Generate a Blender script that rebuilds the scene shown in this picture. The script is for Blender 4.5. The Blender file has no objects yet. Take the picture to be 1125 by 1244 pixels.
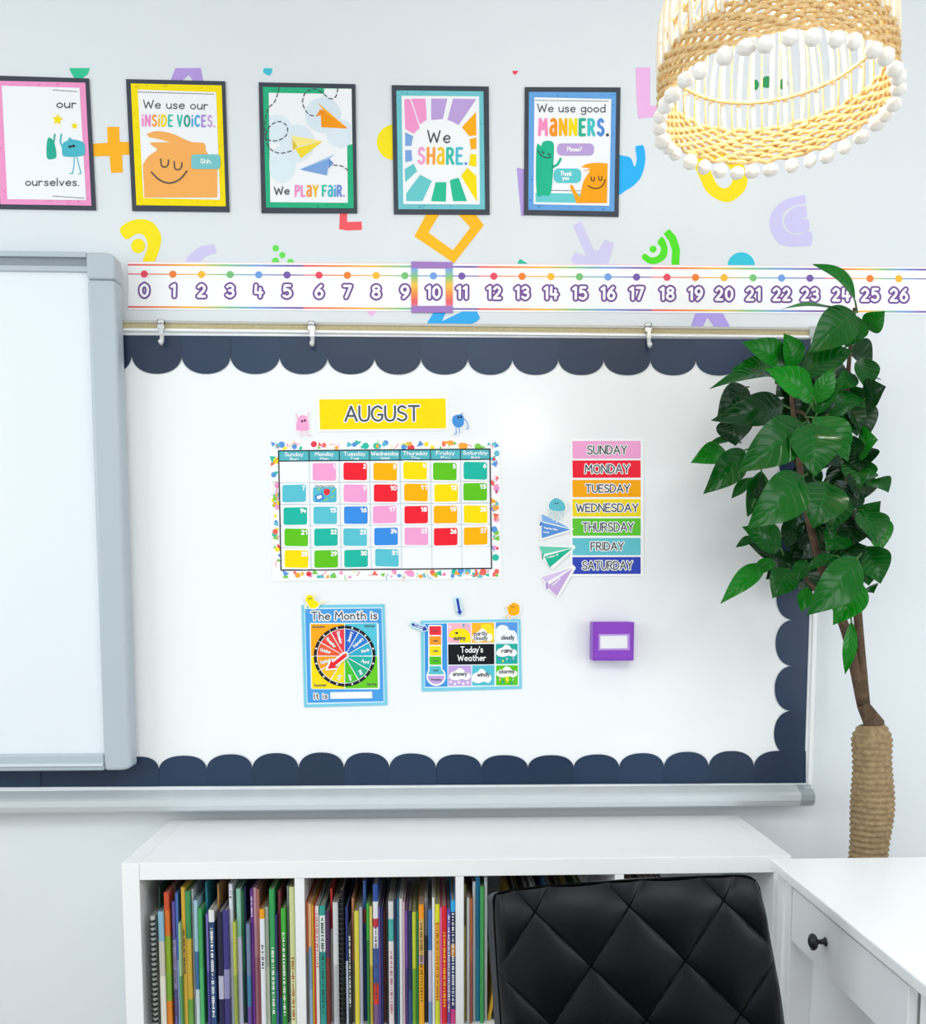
import bpy, bmesh, math, random
from mathutils import Vector, Matrix
random.seed(7)
SC = bpy.context.scene
COL = SC.collection
# ------------------------------------------------------------------ camera
FPX, CX, CY = 1171.0, 575.0, 817.0           # focal length and principal point for a 1125 x 1244 picture
YAW, PITCH = math.atan(.0405), math.atan(.09)
CAM = Vector((0, -2.52, 1.376))
cd = bpy.data.cameras.new('camera'); cam = bpy.data.objects.new('camera', cd); COL.objects.link(cam)
cam.location = CAM; cam.rotation_euler = (math.pi/2 - PITCH, 0, -YAW)
cd.sensor_fit = 'HORIZONTAL'; cd.sensor_width = 36; cd.lens = 36*FPX/1125
cd.shift_x = (562.5-CX)/1125; cd.shift_y = (CY-622)/1125; cd.clip_start = .02
SC.camera = cam
# ------------------------------------------------------------------ light
SC.view_settings.view_transform = 'Standard'; SC.view_settings.look = 'None'
SC.view_settings.gamma = 1; SC.view_settings.use_curve_mapping = False
SC.view_settings.exposure = -0.42
W = bpy.data.worlds.new('room_light'); SC.world = W; W.use_nodes = True
W.node_tree.nodes['Background'].inputs[0].default_value = (.90, .965, 1, 1)
W.node_tree.nodes['Background'].inputs[1].default_value = .72
def area(name, loc, target, sx, sy, power, color=(1, 1, 1), shape='RECTANGLE'):
    l = bpy.data.lights.new(name, 'AREA'); l.shape = shape; l.size = sx; l.size_y = sy; l.energy = power; l.color = color
    o = bpy.data.objects.new(name, l); COL.objects.link(o); o.location = loc
    o.rotation_euler = (Vector(target)-Vector(loc)).to_track_quat('-Z', 'Y').to_euler(); return o
area('ceiling_panel_light', (.3, -2.7, 2.93), (.3, -2.2, 0), 2.8, 1.8, 104, (.96, .985, 1))
area('window_light', (-2.9, -1.9, 2.0), (.6, -.7, .8), 1.8, 1.4, 48, (.9, .965, 1))
area('right_fill_light', (2.85, -2.4, 1.5), (.5, -.2, 1.0), 1.8, 1.8, 44, (.92, .97, 1))  # added fill, no window seen here; evens out the darker right side
area('rear_window_light', (-2.1, -5.5, 1.5), (-.9, 0, 1.5), 2.0, 2.7, 16, (.88, .95, 1))
area('room_lamp_light', (.663, -4.67, 2.5), (.23, 0, 1.77), .13, .13, 5, (1, .97, .9), 'DISK')
# ------------------------------------------------------------------ pixel <-> place
_F = Vector((math.sin(YAW)*math.cos(PITCH), math.cos(YAW)*math.cos(PITCH), -math.sin(PITCH)))
_R = Vector((math.cos(YAW), -math.sin(YAW), 0)); _U = _R.cross(_F)
def ray(x, y): return _F + _R*((x-CX)/FPX) - _U*((y-CY)/FPX)
def at(x, y, Y):                              # point seen at pixel (x, y) on the plane at depth Y
    d = ray(x, y); return CAM + d*((Y-CAM.y)/d.y)
def atz(x, y, Z):
    d = ray(x, y); return CAM + d*((Z-CAM.z)/d.z)
def crop(x0, y0, s): return lambda *p: [(x0+a/s, y0+b/s) for a, b in p]
# ------------------------------------------------------------------ materials
def lin(h):
    h = h.lstrip('#'); c = [int(h[i:i+2], 16)/255 for i in (0, 2, 4)]
    return tuple(x/12.92 if x <= .04045 else ((x+.055)/1.055)**2.4 for x in c)
_M = {}
def mat(h, rough=.6, metal=0, name=None, spec=.5, bump=None, noise=None, coat=0):
    k = (h, rough, metal, spec, bump, noise, coat)
    if k in _M: return _M[k]
    m = bpy.data.materials.new(name or 'surface_'+h.strip('#')); m.use_nodes = True
    nt = m.node_tree; b = nt.nodes['Principled BSDF']
    b.inputs['Base Color'].default_value = lin(h)+(1,); b.inputs['Roughness'].default_value = rough
    b.inputs['Metallic'].default_value = metal; b.inputs['Specular IOR Level'].default_value = spec
    if coat: b.inputs['Coat Weight'].default_value = coat; b.inputs['Coat Roughness'].default_value = .08
    if noise or bump:
        tc = nt.nodes.new('ShaderNodeTexCoord'); n = nt.nodes.new('ShaderNodeTexNoise')
        n.inputs['Scale'].default_value = (noise or bump)[0]; n.inputs['Detail'].default_value = 4
        nt.links.new(tc.outputs['Object'], n.inputs['Vector'])
        if noise:
            mx = nt.nodes.new('ShaderNodeMix'); mx.data_type = 'RGBA'
            mx.inputs[6].default_value = lin(h)+(1,); mx.inputs[7].default_value = lin(noise[1])+(1,)
            rp = nt.nodes.new('ShaderNodeMapRange'); rp.inputs[1].default_value = .4; rp.inputs[2].default_value = .65
            nt.links.new(n.outputs[0], rp.inputs[0]); nt.links.new(rp.outputs[0], mx.inputs[0]); nt.links.new(mx.outputs[2], b.inputs['Base Color'])
        if bump:
            bp = nt.nodes.new('ShaderNodeBump'); bp.inputs['Strength'].default_value = bump[1]; bp.inputs['Distance'].default_value = .002
            nt.links.new(n.outputs[0], bp.inputs['Height']); nt.links.new(bp.outputs[0], b.inputs['Normal'])
    _M[k] = m; return m
def rainbow(name, axis, stops, rough=.5):
    m = bpy.data.materials.new(name); m.use_nodes = True; nt = m.node_tree; b = nt.nodes['Principled BSDF']
    b.inputs['Roughness'].default_value = rough
    tc = nt.nodes.new('ShaderNodeTexCoord'); sp = nt.nodes.new('ShaderNodeSeparateXYZ'); cr = nt.nodes.new('ShaderNodeValToRGB')
    nt.links.new(tc.outputs['Generated'], sp.inputs[0]); nt.links.new(sp.outputs[axis], cr.inputs[0]); nt.links.new(cr.outputs[0], b.inputs['Base Color'])
    e = cr.color_ramp.elements
    while len(e) < len(stops): e.new(.5)
    for k, (p, c) in enumerate(stops): e[k].position = p; e[k].color = lin(c)+(1,)
    return m
WHITE = '#fbfbfa'; INK = '#2b2f36'
def paper(h): return mat(h, .6, spec=.15)
# ------------------------------------------------------------------ mesh builder
class MB:
    def __init__(s): s.v = []; s.f = []; s.m = []; s.mats = []; s.uv = {}; s.sm = set()
    def mi(s, m):
        if m not in s.mats: s.mats.append(m)
        return s.mats.index(m)
    def face(s, pts, m):
        i = len(s.v); s.v += [tuple(p) for p in pts]; s.f.append(list(range(i, i+len(pts)))); s.m.append(s.mi(m))
    def flat(s, pts, m):                      # planar polygon turned to face the room (-Y)
        n = Vector((0, 0, 0))
        for a, b in zip(pts, list(pts[1:])+[pts[0]]): n += Vector(a).cross(Vector(b))
        s.face(pts if n.y < 0 else list(reversed(pts)), m)
    def ext(s, pts, d, m):                    # polygon thickened by vector d (front face = pts)
        d = Vector(d); i = len(s.v); n = len(pts); k = s.mi(m)
        s.v += [tuple(p) for p in pts]+[tuple(Vector(p)+d) for p in pts]
        s.f.append(list(range(i, i+n))); s.f.append(list(range(i+2*n-1, i+n-1, -1))); s.m += [k, k]
        for a in range(n):
            b = (a+1) % n; s.f.append([i+a, i+n+a, i+n+b, i+b]); s.m.append(k)
    def box(s, a, b, m):
        x0, y0, z0 = a; x1, y1, z1 = b
        s.ext([(x0, y0, z0), (x1, y0, z0), (x1, y0, z1), (x0, y0, z1)], (0, y1-y0, 0), m)
    def grid(s, rows, m, smooth=True, closed=False, uv=False):
        i = len(s.v); nr = len(rows); nc = len(rows[0]); k = s.mi(m)
        for r in rows: s.v += [tuple(p) for p in r]
        for a in range(nr-1):
            for b in range(nc if closed else nc-1):
                c = (b+1) % nc
                f = [i+a*nc+b, i+a*nc+c, i+(a+1)*nc+c, i+(a+1)*nc+b]
                if smooth: s.sm.add(len(s.f))
                if uv: s.uv[len(s.f)] = [(a/(nr-1), b/(nc-1)), (a/(nr-1), c/(nc-1)), ((a+1)/(nr-1), c/(nc-1)), ((a+1)/(nr-1), b/(nc-1))]
                s.f.append(f); s.m.append(k)
        return i
    def tube(s, path, r, m, n=8, cap=True, closed=False):
        path = [Vector(p) for p in path]; L = len(path); rows = []
        rr = r if isinstance(r, (list, tuple)) else [r]*L
        up = None
        for j, p in enumerate(path):
            if closed: t = path[(j+1) % L]-path[j-1]
            else: t = path[min(j+1, L-1)]-path[max(j-1, 0)]
            t.normalize()
            if up is None:
                up = Vector((0, 0, 1)) if abs(t.z) < .9 else Vector((1, 0, 0))
            a = t.cross(up)
            if a.length < 1e-6: a = t.cross(Vector((0, 1, .3)))
            a.normalize(); up = a.cross(t).normalized()
            rows.append([p+(a*math.cos(2*math.pi*q/n)+up*math.sin(2*math.pi*q/n))*rr[j] for q in range(n)])
        if closed: rows.append(rows[0])
        i = s.grid(rows, m, True, True)
        if cap and not closed:
            s.f.append([i+q for q in range(n)][::-1]); s.f.append([i+(L-1)*n+q for q in range(n)]); s.m += [s.mi(m)]*2
    def ball(s, c, r, m, nu=12, nv=8, sc=(1, 1, 1)):
        rows = []
        for a in range(nv+1):
            t = math.pi*a/nv
            rows.append([(c[0]+r*sc[0]*math.sin(t)*math.cos(2*math.pi*b/nu), c[1]+r*sc[1]*math.sin(t)*math.sin(2*math.pi*b/nu), c[2]+r*sc[2]*math.cos(t)) for b in range(nu)])
        s.grid(rows, m, True, True)
    def lathe(s, c, prof, m, n=24):
        s.grid([[(c[0]+r*math.cos(2*math.pi*b/n), c[1]+r*math.sin(2*math.pi*b/n), c[2]+z) for b in range(n)] for r, z in prof], m, True, True)
    def build(s, name, parent=None, origin=None, fix=True):
        me = bpy.data.meshes.new(name)
        o0 = Vector(origin) if origin is not None else (parent_origin(parent) if parent else Vector((0, 0, 0)))
        me.from_pydata([tuple(Vector(v)-o0) for v in s.v], [], s.f)
        for m in s.mats: me.materials.append(m)
        me.polygons.foreach_set('material_index', s.m)
        me.polygons.foreach_set('use_smooth', [i in s.sm for i in range(len(s.f))])
        if s.uv:
            ul = me.uv_layers.new(name='UVMap')
            for fi, uvs in s.uv.items():
                for li, u in zip(me.polygons[fi].loop_indices, uvs): ul.data[li].uv = u
        me.update()
        if fix and not s.uv and any(len(f) for f in s.f):
            bm = bmesh.new(); bm.from_mesh(me); solid = [f for f in bm.faces if all(len(e.link_faces) == 2 for e in f.edges)]
            if solid: bmesh.ops.recalc_face_normals(bm, faces=solid)
            bm.to_mesh(me); bm.free()
        o = bpy.data.objects.new(name, me); COL.objects.link(o)
        if parent: o.parent = parent; o.location = o0-parent_origin(parent)
        else: o.location = o0
        return o
_O = {}
def parent_origin(p): return _O[p.name] if p.name in _O else Vector(p.location)
def thing(name, loc, label, cat, group=None):
    o = bpy.data.objects.new(name, None); COL.objects.link(o); o.location = loc; o.empty_display_size = .05
    _O[o.name] = Vector(loc); return tag(o, label, cat, group)
def tag(o, label, cat, group=None):
    o['label'] = label; o['category'] = cat
    if group: o['group'] = group
    return o
def struct(o): o['kind'] = 'structure'; return o
def mid(pts): return sum((Vector(p) for p in pts), Vector())/len(pts)
def bevel(o, w=.003, seg=2):
    b = o.modifiers.new('edge', 'BEVEL'); b.width = w; b.segments = seg; b.limit_method = 'ANGLE'; return o
# ------------------------------------------------------------------ flat drawing helpers (picture units, laid on a plane at depth Y)
def on(pts, Y): return [at(x, y, Y) for x, y in pts]
def spline(p, n=6, closed=True):
    out = []; L = len(p)
    rng = range(L) if closed else range(L-1)
    for i in rng:
        if closed: a, b, c, d = p[i-1], p[i], p[(i+1) % L], p[(i+2) % L]
        else: a, b, c, d = p[max(i-1, 0)], p[i], p[i+1], p[min(i+2, L-1)]
        for k in range(n):
            t = k/n
            out.append(tuple(.5*(2*b[j]+(c[j]-a[j])*t+(2*a[j]-5*b[j]+4*c[j]-d[j])*t*t+(3*b[j]-a[j]-3*c[j]+d[j])*t**3) for j in (0, 1)))
    if not closed: out.append(p[-1])
    return out
def disc(c, rx, ry=None, n=24, a0=0, a1=2*math.pi):
    ry = ry or rx; full = abs(a1-a0) > 6.28
    return [(c[0]+rx*math.cos(a0+(a1-a0)*k/(n if full else n-1)), c[1]+ry*math.sin(a0+(a1-a0)*k/(n if full else n-1))) for k in range(n)]
def rrect(x0, y0, x1, y1, r, n=5):
    o = []
    for cx, cy, a in ((x1-r, y0+r, -.5), (x1-r, y1-r, 0), (x0+r, y1-r, .5), (x0+r, y0+r, 1)):
        o += [(cx+r*math.cos(math.pi*(a+.5*k/n)), cy+r*math.sin(math.pi*(a+.5*k/n))) for k in range(n+1)]
    return o
def qlerp(q, u, v):                           # q = TL, TR, BR, BL
    a = [(q[0][i]*(1-u)+q[1][i]*u)*(1-v)+(q[3][i]*(1-u)+q[2][i]*u)*v for i in (0, 1)]
    return tuple(a)
def qsub(q, u0, v0, u1, v1): return [qlerp(q, u0, v0), qlerp(q, u1, v0), qlerp(q, u1, v1), qlerp(q, u0, v1)]
def grow(pts, k):
    c = (sum(p[0] for p in pts)/len(pts), sum(p[1] for p in pts)/len(pts))
    return [(c[0]+(p[0]-c[0])*k, c[1]+(p[1]-c[1])*k) for p in pts]
def stroke(mb, pts, w, m, Y, rnd=True):
    for i in range(1, len(pts)-1):             # sharp corners: two round-ended strokes
        a = (pts[i][0]-pts[i-1][0], pts[i][1]-pts[i-1][1]); b = (pts[i+1][0]-pts[i][0], pts[i+1][1]-pts[i][1])
        la, lb = math.hypot(*a), math.hypot(*b)
        if la > 1e-4 and lb > 1e-4 and (a[0]*b[0]+a[1]*b[1])/(la*lb) < .45:
            stroke(mb, pts[:i+1], w, m, Y, rnd); stroke(mb, pts[i:], w, m, Y-1.1e-5, rnd); return
    p = [pts[0]]
    for q in pts[1:]:
        if math.hypot(q[0]-p[-1][0], q[1]-p[-1][1]) > 1e-4: p.append(q)
    if len(p) < 2: mb.flat(on(disc(p[0], w/2, n=10), Y), m); return
    L, Rr = [], []
    for i, q in enumerate(p):
        d0 = (q[0]-p[i-1][0], q[1]-p[i-1][1]) if i else None
        d1 = (p[i+1][0]-q[0], p[i+1][1]-q[1]) if i < len(p)-1 else None
        def un(d): l = math.hypot(*d); return (d[0]/l, d[1]/l)
        if d0: d0 = un(d0)
        if d1: d1 = un(d1)
        a = d0 or d1; b = d1 or d0
        n0 = (-a[1], a[0]); n1 = (-b[1], b[0]); s = (n0[0]+n1[0], n0[1]+n1[1]); l = math.hypot(*s)
        if l < .3: nn = n1; k = 1
        else: nn = (s[0]/l, s[1]/l); k = min(1/max(nn[0]*n1[0]+nn[1]*n1[1], .4), 1.6)
        L.append((q[0]+nn[0]*k*w/2, q[1]+nn[1]*k*w/2)); Rr.append((q[0]-nn[0]*k*w/2, q[1]-nn[1]*k*w/2))
    for i in range(len(p)-1): mb.flat(on([L[i], L[i+1], Rr[i+1], Rr[i]], Y-2e-6*(i % 9)), m)
    if rnd:
        for e, d, yo in ((p[0], (p[0][0]-p[1][0], p[0][1]-p[1][1]), 2e-5), (p[-1], (p[-1][0]-p[-2][0], p[-1][1]-p[-2][1]), 2.4e-5)):
            an = math.atan2(d[1], d[0]); mb.flat(on([(e[0]+w/2*math.cos(an-math.pi/2+math.pi*k/6), e[1]+w/2*math.sin(an-math.pi/2+math.pi*k/6)) for k in range(7)], Y-yo), m)
def dashes(mb, pts, w, on_, off, m, Y):
    acc = 0; cur = [pts[0]]; draw = True
    for a, b in zip(pts, pts[1:]):
        l = math.hypot(b[0]-a[0], b[1]-a[1]); t = 0
        while l-t > 0:
            need = (on_ if draw else off)-acc
            if l-t < need:
                acc += l-t; t = l
                if draw: cur.append(b)
            else:
                t += need; q = (a[0]+(b[0]-a[0])*t/l, a[1]+(b[1]-a[1])*t/l)
                if draw: cur.append(q); stroke(mb, cur, w, m, Y)
                cur = [q]; draw = not draw; acc = 0
# hand-lettered monoline alphabet: advance width, strokes (~ = smooth)
G = {
'A': (.72, '0,0 .36,1 .72,0|.12,.34 .6,.34'), 'B': (.6, '0,0 0,1|~0,1 .4,.97 .5,.76 .36,.56 0,.53|~0,.53 .45,.5 .58,.26 .42,.03 0,0'),
'C': (.62, '~.6,.85 .36,1 .08,.8 0,.5 .08,.2 .36,0 .6,.15'), 'D': (.65, '0,0 0,1|~0,1 .42,.93 .65,.5 .42,.06 0,0'),
'E': (.5, '.5,1 0,1 0,0 .5,0|0,.52 .42,.52'), 'F': (.5, '.5,1 0,1 0,0|0,.52 .42,.52'),
'G': (.68, '~.62,.85 .38,1 .1,.82 0,.5 .1,.16 .38,0 .62,.12 .67,.42|.67,.42 .4,.42'), 'H': (.62, '0,0 0,1|.62,0 .62,1|0,.52 .62,.52'),
'I': (.04, '.02,0 .02,1'), 'J': (.4, '~.4,1 .4,.3 .22,0 0,.15'), 'K': (.58, '0,0 0,1|.55,1 0,.45|.18,.6 .58,0'), 'L': (.46, '0,1 0,0 .46,0'),
'M': (.8, '0,0 .08,1 .4,.38 .72,1 .8,0'), 'N': (.64, '0,0 0,1 .64,0 .64,1'), 'O': (.74, '~.37,1 .08,.82 0,.5 .08,.18 .37,0 .66,.18 .74,.5 .66,.82 .37,1'),
'P': (.55, '0,0 0,1|~0,1 .42,.96 .54,.73 .4,.5 0,.46'), 'R': (.58, '0,0 0,1|~0,1 .42,.96 .53,.75 .4,.53 0,.5|.25,.5 .58,0'),
'S': (.54, '~.5,.88 .28,1 .06,.86 .08,.62 .3,.52 .52,.38 .52,.14 .28,0 0,.14'), 'T': (.64, '0,1 .64,1|.32,1 .32,0'),
'U': (.62, '~0,1 0,.4 .1,.08 .31,0 .52,.08 .62,.4 .62,1'), 'V': (.66, '0,1 .33,0 .66,1'), 'W': (.92, '0,1 .22,0 .46,.8 .7,0 .92,1'),
'Y': (.64, '0,1 .32,.48 .64,1|.32,.48 .32,0'), 'Q': (.74, '~.37,1 0,.5 .37,0 .74,.5 .37,1|.45,.25 .74,0'), 'X': (.6, '0,0 .6,1|0,1 .6,0'), 'Z': (.56, '0,1 .56,1 0,0 .56,0'),
'a': (.46, '~.46,.46 .24,.6 .03,.44 .03,.16 .2,0 .46,.16|.46,.6 .46,0'), 'b': (.46, '0,1 0,0|~0,.44 .22,.6 .44,.44 .44,.16 .24,0 0,.14'),
'c': (.42, '~.42,.48 .22,.6 .03,.42 .03,.18 .22,0 .42,.12'), 'd': (.46, '~.46,.46 .24,.6 .03,.44 .03,.16 .2,0 .46,.16|.46,1 .46,0'),
'e': (.46, '~.02,.32 .44,.34 .4,.54 .22,.6 .03,.42 .03,.18 .22,0 .44,.1'), 'f': (.34, '~.34,.94 .2,1 .12,.84 .12,0|0,.56 .3,.56'),
'g': (.46, '~.46,.46 .24,.6 .03,.44 .03,.18 .2,.04 .46,.18|~.46,.6 .46,-.12 .26,-.32 .02,-.2'), 'h': (.44, '0,1 0,0|~0,.4 .22,.6 .42,.42 .44,0'),
'i': (.04, '.02,.6 .02,0|.02,.84 .02,.85'), 'j': (.2, '~.2,.6 .2,-.2 0,-.26|.2,.84 .2,.85'), 'k': (.4, '0,1 0,0|.36,.58 0,.24|.12,.34 .4,0'), 'l': (.04, '.02,1 .02,0'),
'm': (.68, '0,.6 0,0|~0,.42 .18,.6 .33,.42 .34,0|~.34,.42 .52,.6 .67,.42 .68,0'), 'n': (.42, '0,.6 0,0|~0,.4 .22,.6 .41,.42 .42,0'),
'o': (.46, '~.23,.6 .02,.42 .02,.18 .23,0 .44,.18 .44,.42 .23,.6'), 'p': (.46, '0,.6 0,-.32|~0,.44 .22,.6 .44,.44 .44,.16 .24,0 0,.14'),
'r': (.32, '0,.6 0,0|~0,.38 .14,.58 .32,.54'), 's': (.36, '~.34,.52 .18,.6 .03,.48 .1,.34 .3,.26 .34,.1 .18,0 0,.08'), 't': (.32, '~.14,.9 .14,.14 .22,0 .32,.06|0,.6 .32,.6'),
'u': (.42, '~0,.6 0,.18 .18,0 .42,.2|.42,.6 .42,0'), 'v': (.42, '0,.6 .21,0 .42,.6'), 'w': (.62, '0,.6 .15,0 .31,.5 .47,0 .62,.6'), 'y': (.42, '0,.6 .22,.02|.44,.6 .1,-.32'),
'x': (.4, '0,0 .4,.6|0,.6 .4,0'), 'z': (.4, '0,.6 .4,.6 0,0 .4,0'), 'q': (.46, '~.46,.46 .24,.6 .03,.44 .03,.16 .2,0 .46,.16|.46,.6 .46,-.32'),
'0': (.56, '~.28,1 .05,.8 0,.5 .05,.2 .28,0 .51,.2 .56,.5 .51,.8 .28,1'), '1': (.22, '0,.84 .22,1 .22,0'), '2': (.54, '~.02,.8 .26,1 .5,.8 .44,.52 .2,.24 0,0|0,0 .54,0'),
'3': (.52, '~.02,.86 .26,1 .48,.8 .38,.58 .18,.54|~.18,.54 .46,.46 .5,.2 .26,0 0,.13'), '4': (.58, '.04,1 0,.36 .58,.36|.42,.72 .42,0'), '5': (.52, '.48,1 .08,1 .04,.56|~.04,.56 .3,.64 .52,.42 .5,.16 .26,0 0,.1'),
'6': (.54, '~.44,1 .12,.64 0,.3 .14,.03 .4,.03 .54,.3 .4,.56 .14,.54 .02,.34'), '7': (.52, '0,1 .52,1 .16,0'), '8': (.54, '~.27,.55 .06,.68 .06,.88 .27,1 .48,.88 .48,.68 .27,.55 .03,.4 .02,.14 .27,0 .52,.14 .51,.4 .27,.55'),
'9': (.54, '~.52,.66 .4,.45 .14,.44 0,.7 .14,.97 .4,.97 .54,.7 .46,.34 .16,0'),
'@': (.58, '~.56,.62 .5,.9 .28,1 .08,.92|~.56,.5 .2,.56 .02,.34 .06,.1 .26,0 .56,.2|.56,.66 .56,0'), '^': (.04, '.02,.68 .02,0|.02,.96 .02,.97'),
'.': (.04, '.02,0 .02,.01'), "'": (.04, '.02,1 .02,.8'), '?': (.4, '~.02,.86 .2,1 .4,.82 .3,.56 .18,.42 .18,.26|.18,0 .18,.01'), '!': (.04, '.02,1 .02,.3|.02,0 .02,.01')}
def glyph(ch):
    w, s = G[ch]; out = []
    for st in s.split('|'):
        sm = st[0] == '~'; pts = [tuple(map(float, q.split(','))) for q in st.lstrip('~').split()]
        out.append(spline(pts, 4, False) if sm else pts)
    return w, out
def write(mb, text, p0, p1, h, w, mats, Y, gap=.2, dy=0, yoff=3e-5):
    """letter `text` on the line from p0 to p1 (picture units), cap height h, pen width w"""
    if not isinstance(mats, (list, tuple)): mats = [mats]
    adv = [(.42 if c == ' ' else G[c][0]+gap) for c in text]; tot = sum(adv)-gap
    L = math.hypot(p1[0]-p0[0], p1[1]-p0[1]); ex = ((p1[0]-p0[0])/L, (p1[1]-p0[1])/L); ey = (ex[1], -ex[0]); sx = L/tot
    x = 0; k = 0
    for c, a in zip(text, adv):
        if c != ' ':
            m = mats[k % len(mats)]; k += 1
            for j, st in enumerate(glyph(c)[1]):
                stroke(mb, [(p0[0]+ex[0]*(x+px)*sx+ey[0]*py*h, p0[1]+ex[1]*(x+px)*sx+ey[1]*py*h) for px, py in st], w, m, Y-yoff*(j+3*(k % 3)))
        x += a
# ================================================================== the setting
wallm = mat('#e2e7eb', .75, name='painted_wall', bump=(60, .05))
mb = MB(); mb.box((-3.2, 0, 0), (3.0, .12, 2.95), wallm); struct(mb.build('wall_back'))
mb = MB(); mb.box((-3.2, -5.6, -.08), (3.0, .12, 0), mat('#b9b2a6', .5, name='vinyl_floor', noise=(6, '#a9a296'))); struct(mb.build('floor'))
mb = MB(); mb.box((-3.2, -5.6, 2.95), (3.0, .12, 3.05), mat('#f6f6f5', .9, name='ceiling_paint')); struct(mb.build('ceiling'))
mb = MB(); mb.box((-3.2, -.014, 0), (3.0, 0, .09), mat('#e9ebec', .5)); struct(mb.build('baseboard_back'))
# ------------------------------------------------------------------ whiteboard on the wall
BY = -.018                                    # face of the whiteboard
alu = mat('#cfd6da', .38, .25); aluw = mat('#eef0f0', .4, .1); aludk = mat('#a4adb2', .4, .3)
bx0, bx1, bz0, bz1 = -1.5, .995, .845, 2.018
wb = thing('whiteboard', (-.25, 0, bz0), 'large white magnetic dry-erase board on the wall with a tan cork rail along its top', 'whiteboard')
mb = MB(); mb.box((bx0, BY, bz0), (bx1, 0, bz1), mat('#f3f5f6', .16, name='enamel', spec=.45)); mb.build('writing_panel', wb)
mb = MB(); mb.box((bx1, BY-.005, bz0), (bx1+.012, 0, bz1+.005), aluw); bevel(mb.build('side_frame', wb), .002)
mb = MB(); zt0 = at(500, 406.5, BY).z; zt1 = at(500, 395, BY).z
mb.box((bx0, BY-.010, zt0), (bx1-.03, 0, zt0+.006), aluw); mb.box((bx0, BY-.010, zt1-.004), (bx1-.03, 0, zt1+.002), mat('#b7b6ae', .4, .2)); mb.build('map_rail', wb)['label'] = 'slim white and grey aluminium rail'
mb = MB(); mb.box((bx0, BY-.007, zt0+.006), (bx1-.035, -.002, zt1-.004), mat('#c3b690', .9, name='cork', noise=(300, '#b3a67e'))); mb.build('cork_strip', wb)['label'] = 'tan cork strip'
mb = MB(); mb.box((bx1-.035, BY-.014, zt0-.001), (bx1+.014, 0, zt1+.006), mat('#cfd3d4', .4, .3))
for k in range(5): mb.box((bx1-.033+k*.005, BY-.0155, zt0), (bx1-.031+k*.005, BY-.014, zt1+.004), mat('#aab0b2', .4, .3))
bevel(mb.build('rail_end_cap', wb), .0015)['label'] = 'grey plastic end cap'
mb = MB()                                     # marker tray: profile swept along the bottom edge
prof = [(0, .845), (-.024, .848), (-.030, .852), (-.034, .850), (-.062, .838), (-.070, .833), (-.070, .818), (-.064, .805), (-.045, .797), (0, .797)]
xs = [bx0, .955]; mb.grid([[(x, y-.012, z) for y, z in prof] for x in xs], alu, False)
mb.build('marker_tray', wb, fix=False)['label'] = 'silver marker tray'
mb = MB(); xs = [.955, .992, 1.004]; sc = [1, 1, .55]
mb.grid([[(x, y*s-.012, .825+(z-.825)*s) for y, z in prof] for x, s in zip(xs, sc)], aludk, False)
mb.face([(1.004, y*.55-.012, .825+(z-.825)*.55) for y, z in prof], aludk)
for k in range(3): mb.box((.974+k*.008, -.058, .8455-k*.0002), (.979+k*.008, -.052, .847), aluw)
mb.build('tray_end_cap', wb, fix=False)['label'] = 'grey plastic end cap of the tray'
# ------------------------------------------------------------------ scalloped paper border
def slate(i): return mat(['#1f3450', '#1d314b', '#213754', '#1c2f48'][i % 4], .36, name='slate_paper', spec=.42)
PY = BY-.0015
def scallops(name, label, J, base, cusp, peak, vertical=False, ex=.95, fx=.9, corner=False):
    o = thing(name, at(*( (base(0), J[0]) if vertical else (J[0], base(J[0]))), BY), label, 'bulletin board border', 'scalloped slate border strips')
    mb = MB()
    for i, (a, b) in enumerate(zip(J, J[1:])):
        n = 22; pts = []
        for k in range(n+1):
            t = math.pi*k/n; c = -math.cos(t); s = math.sin(t)
            e = math.copysign(abs(c)**ex, c); f = s**fx
            if corner and i == len(J)-2 and c > -.1: e = (c+.1)/1.1; f = 1
            u = (a+b)/2+(b-a)/2*e*1.004
            pts.append((u, f))
        lo = base; q = []
        for u, f in pts: q.append((u, cusp(u)+(peak(u)-cusp(u))*f))
        q = [(a-.1, base(a))]+q+[(b+.1, base(b))]
        if vertical: q = [(y, x) for x, y in q]
        y0 = PY-.0004*(i % 2)
        P = []
        for j, (x, y) in enumerate(q):
            d = (.0014*(i*37 % 5)/4*(j/(len(q)-1))) + .0012*abs(j/(len(q)-1)-.5)*((i*13) % 3)
            P.append(at(x, y, y0-d))
        mb.ext(P, (0, .0004, 0), slate(i*7 % 5))
    mb.build('paper_strip', o)
    return o
J = [-60, -5, 50, 105, 160, 220.7, 280, 339.6, 398, 455, 511.6, 568.6, 622.7, 678.4, 733.6, 790.2, 845.4, 901, 956, 985]
scallops('scalloped_border', 'dark slate scalloped paper border hanging along the top edge of the whiteboard', J, lambda x: 407.2+(x-150)*.006, lambda x: 429.5+(x-160)*.009, lambda x: 454+(x-160)*.003)
J = [-95, -48, 0, 49, 97, 144, 193, 251, 306.5, 362.7, 417.9, 473, 529.7, 584.8, 641.4, 696.9, 752.3, 806.7, 861, 916, 979]
scallops('scalloped_border', 'dark slate scalloped paper border standing along the bottom edge above the marker tray', J, lambda x: 956.0-(x-63)*.0053, lambda x: 937-(x-190)*.004, lambda x: 915.5+2.2*math.sin(x*.012)-(x-600)*.004, False, .88, .84, True)
J = [421, 477, 532, 588, 643, 698, 753, 809, 863.6, 918]
scallops('scalloped_border', 'dark slate scalloped paper border running down the right edge of the whiteboard behind the plant', J, lambda y: 984.5-(y-714)*.032, lambda y: 964-(y-800)*.018, lambda y: 942-(y-800)*.018, True)
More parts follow.
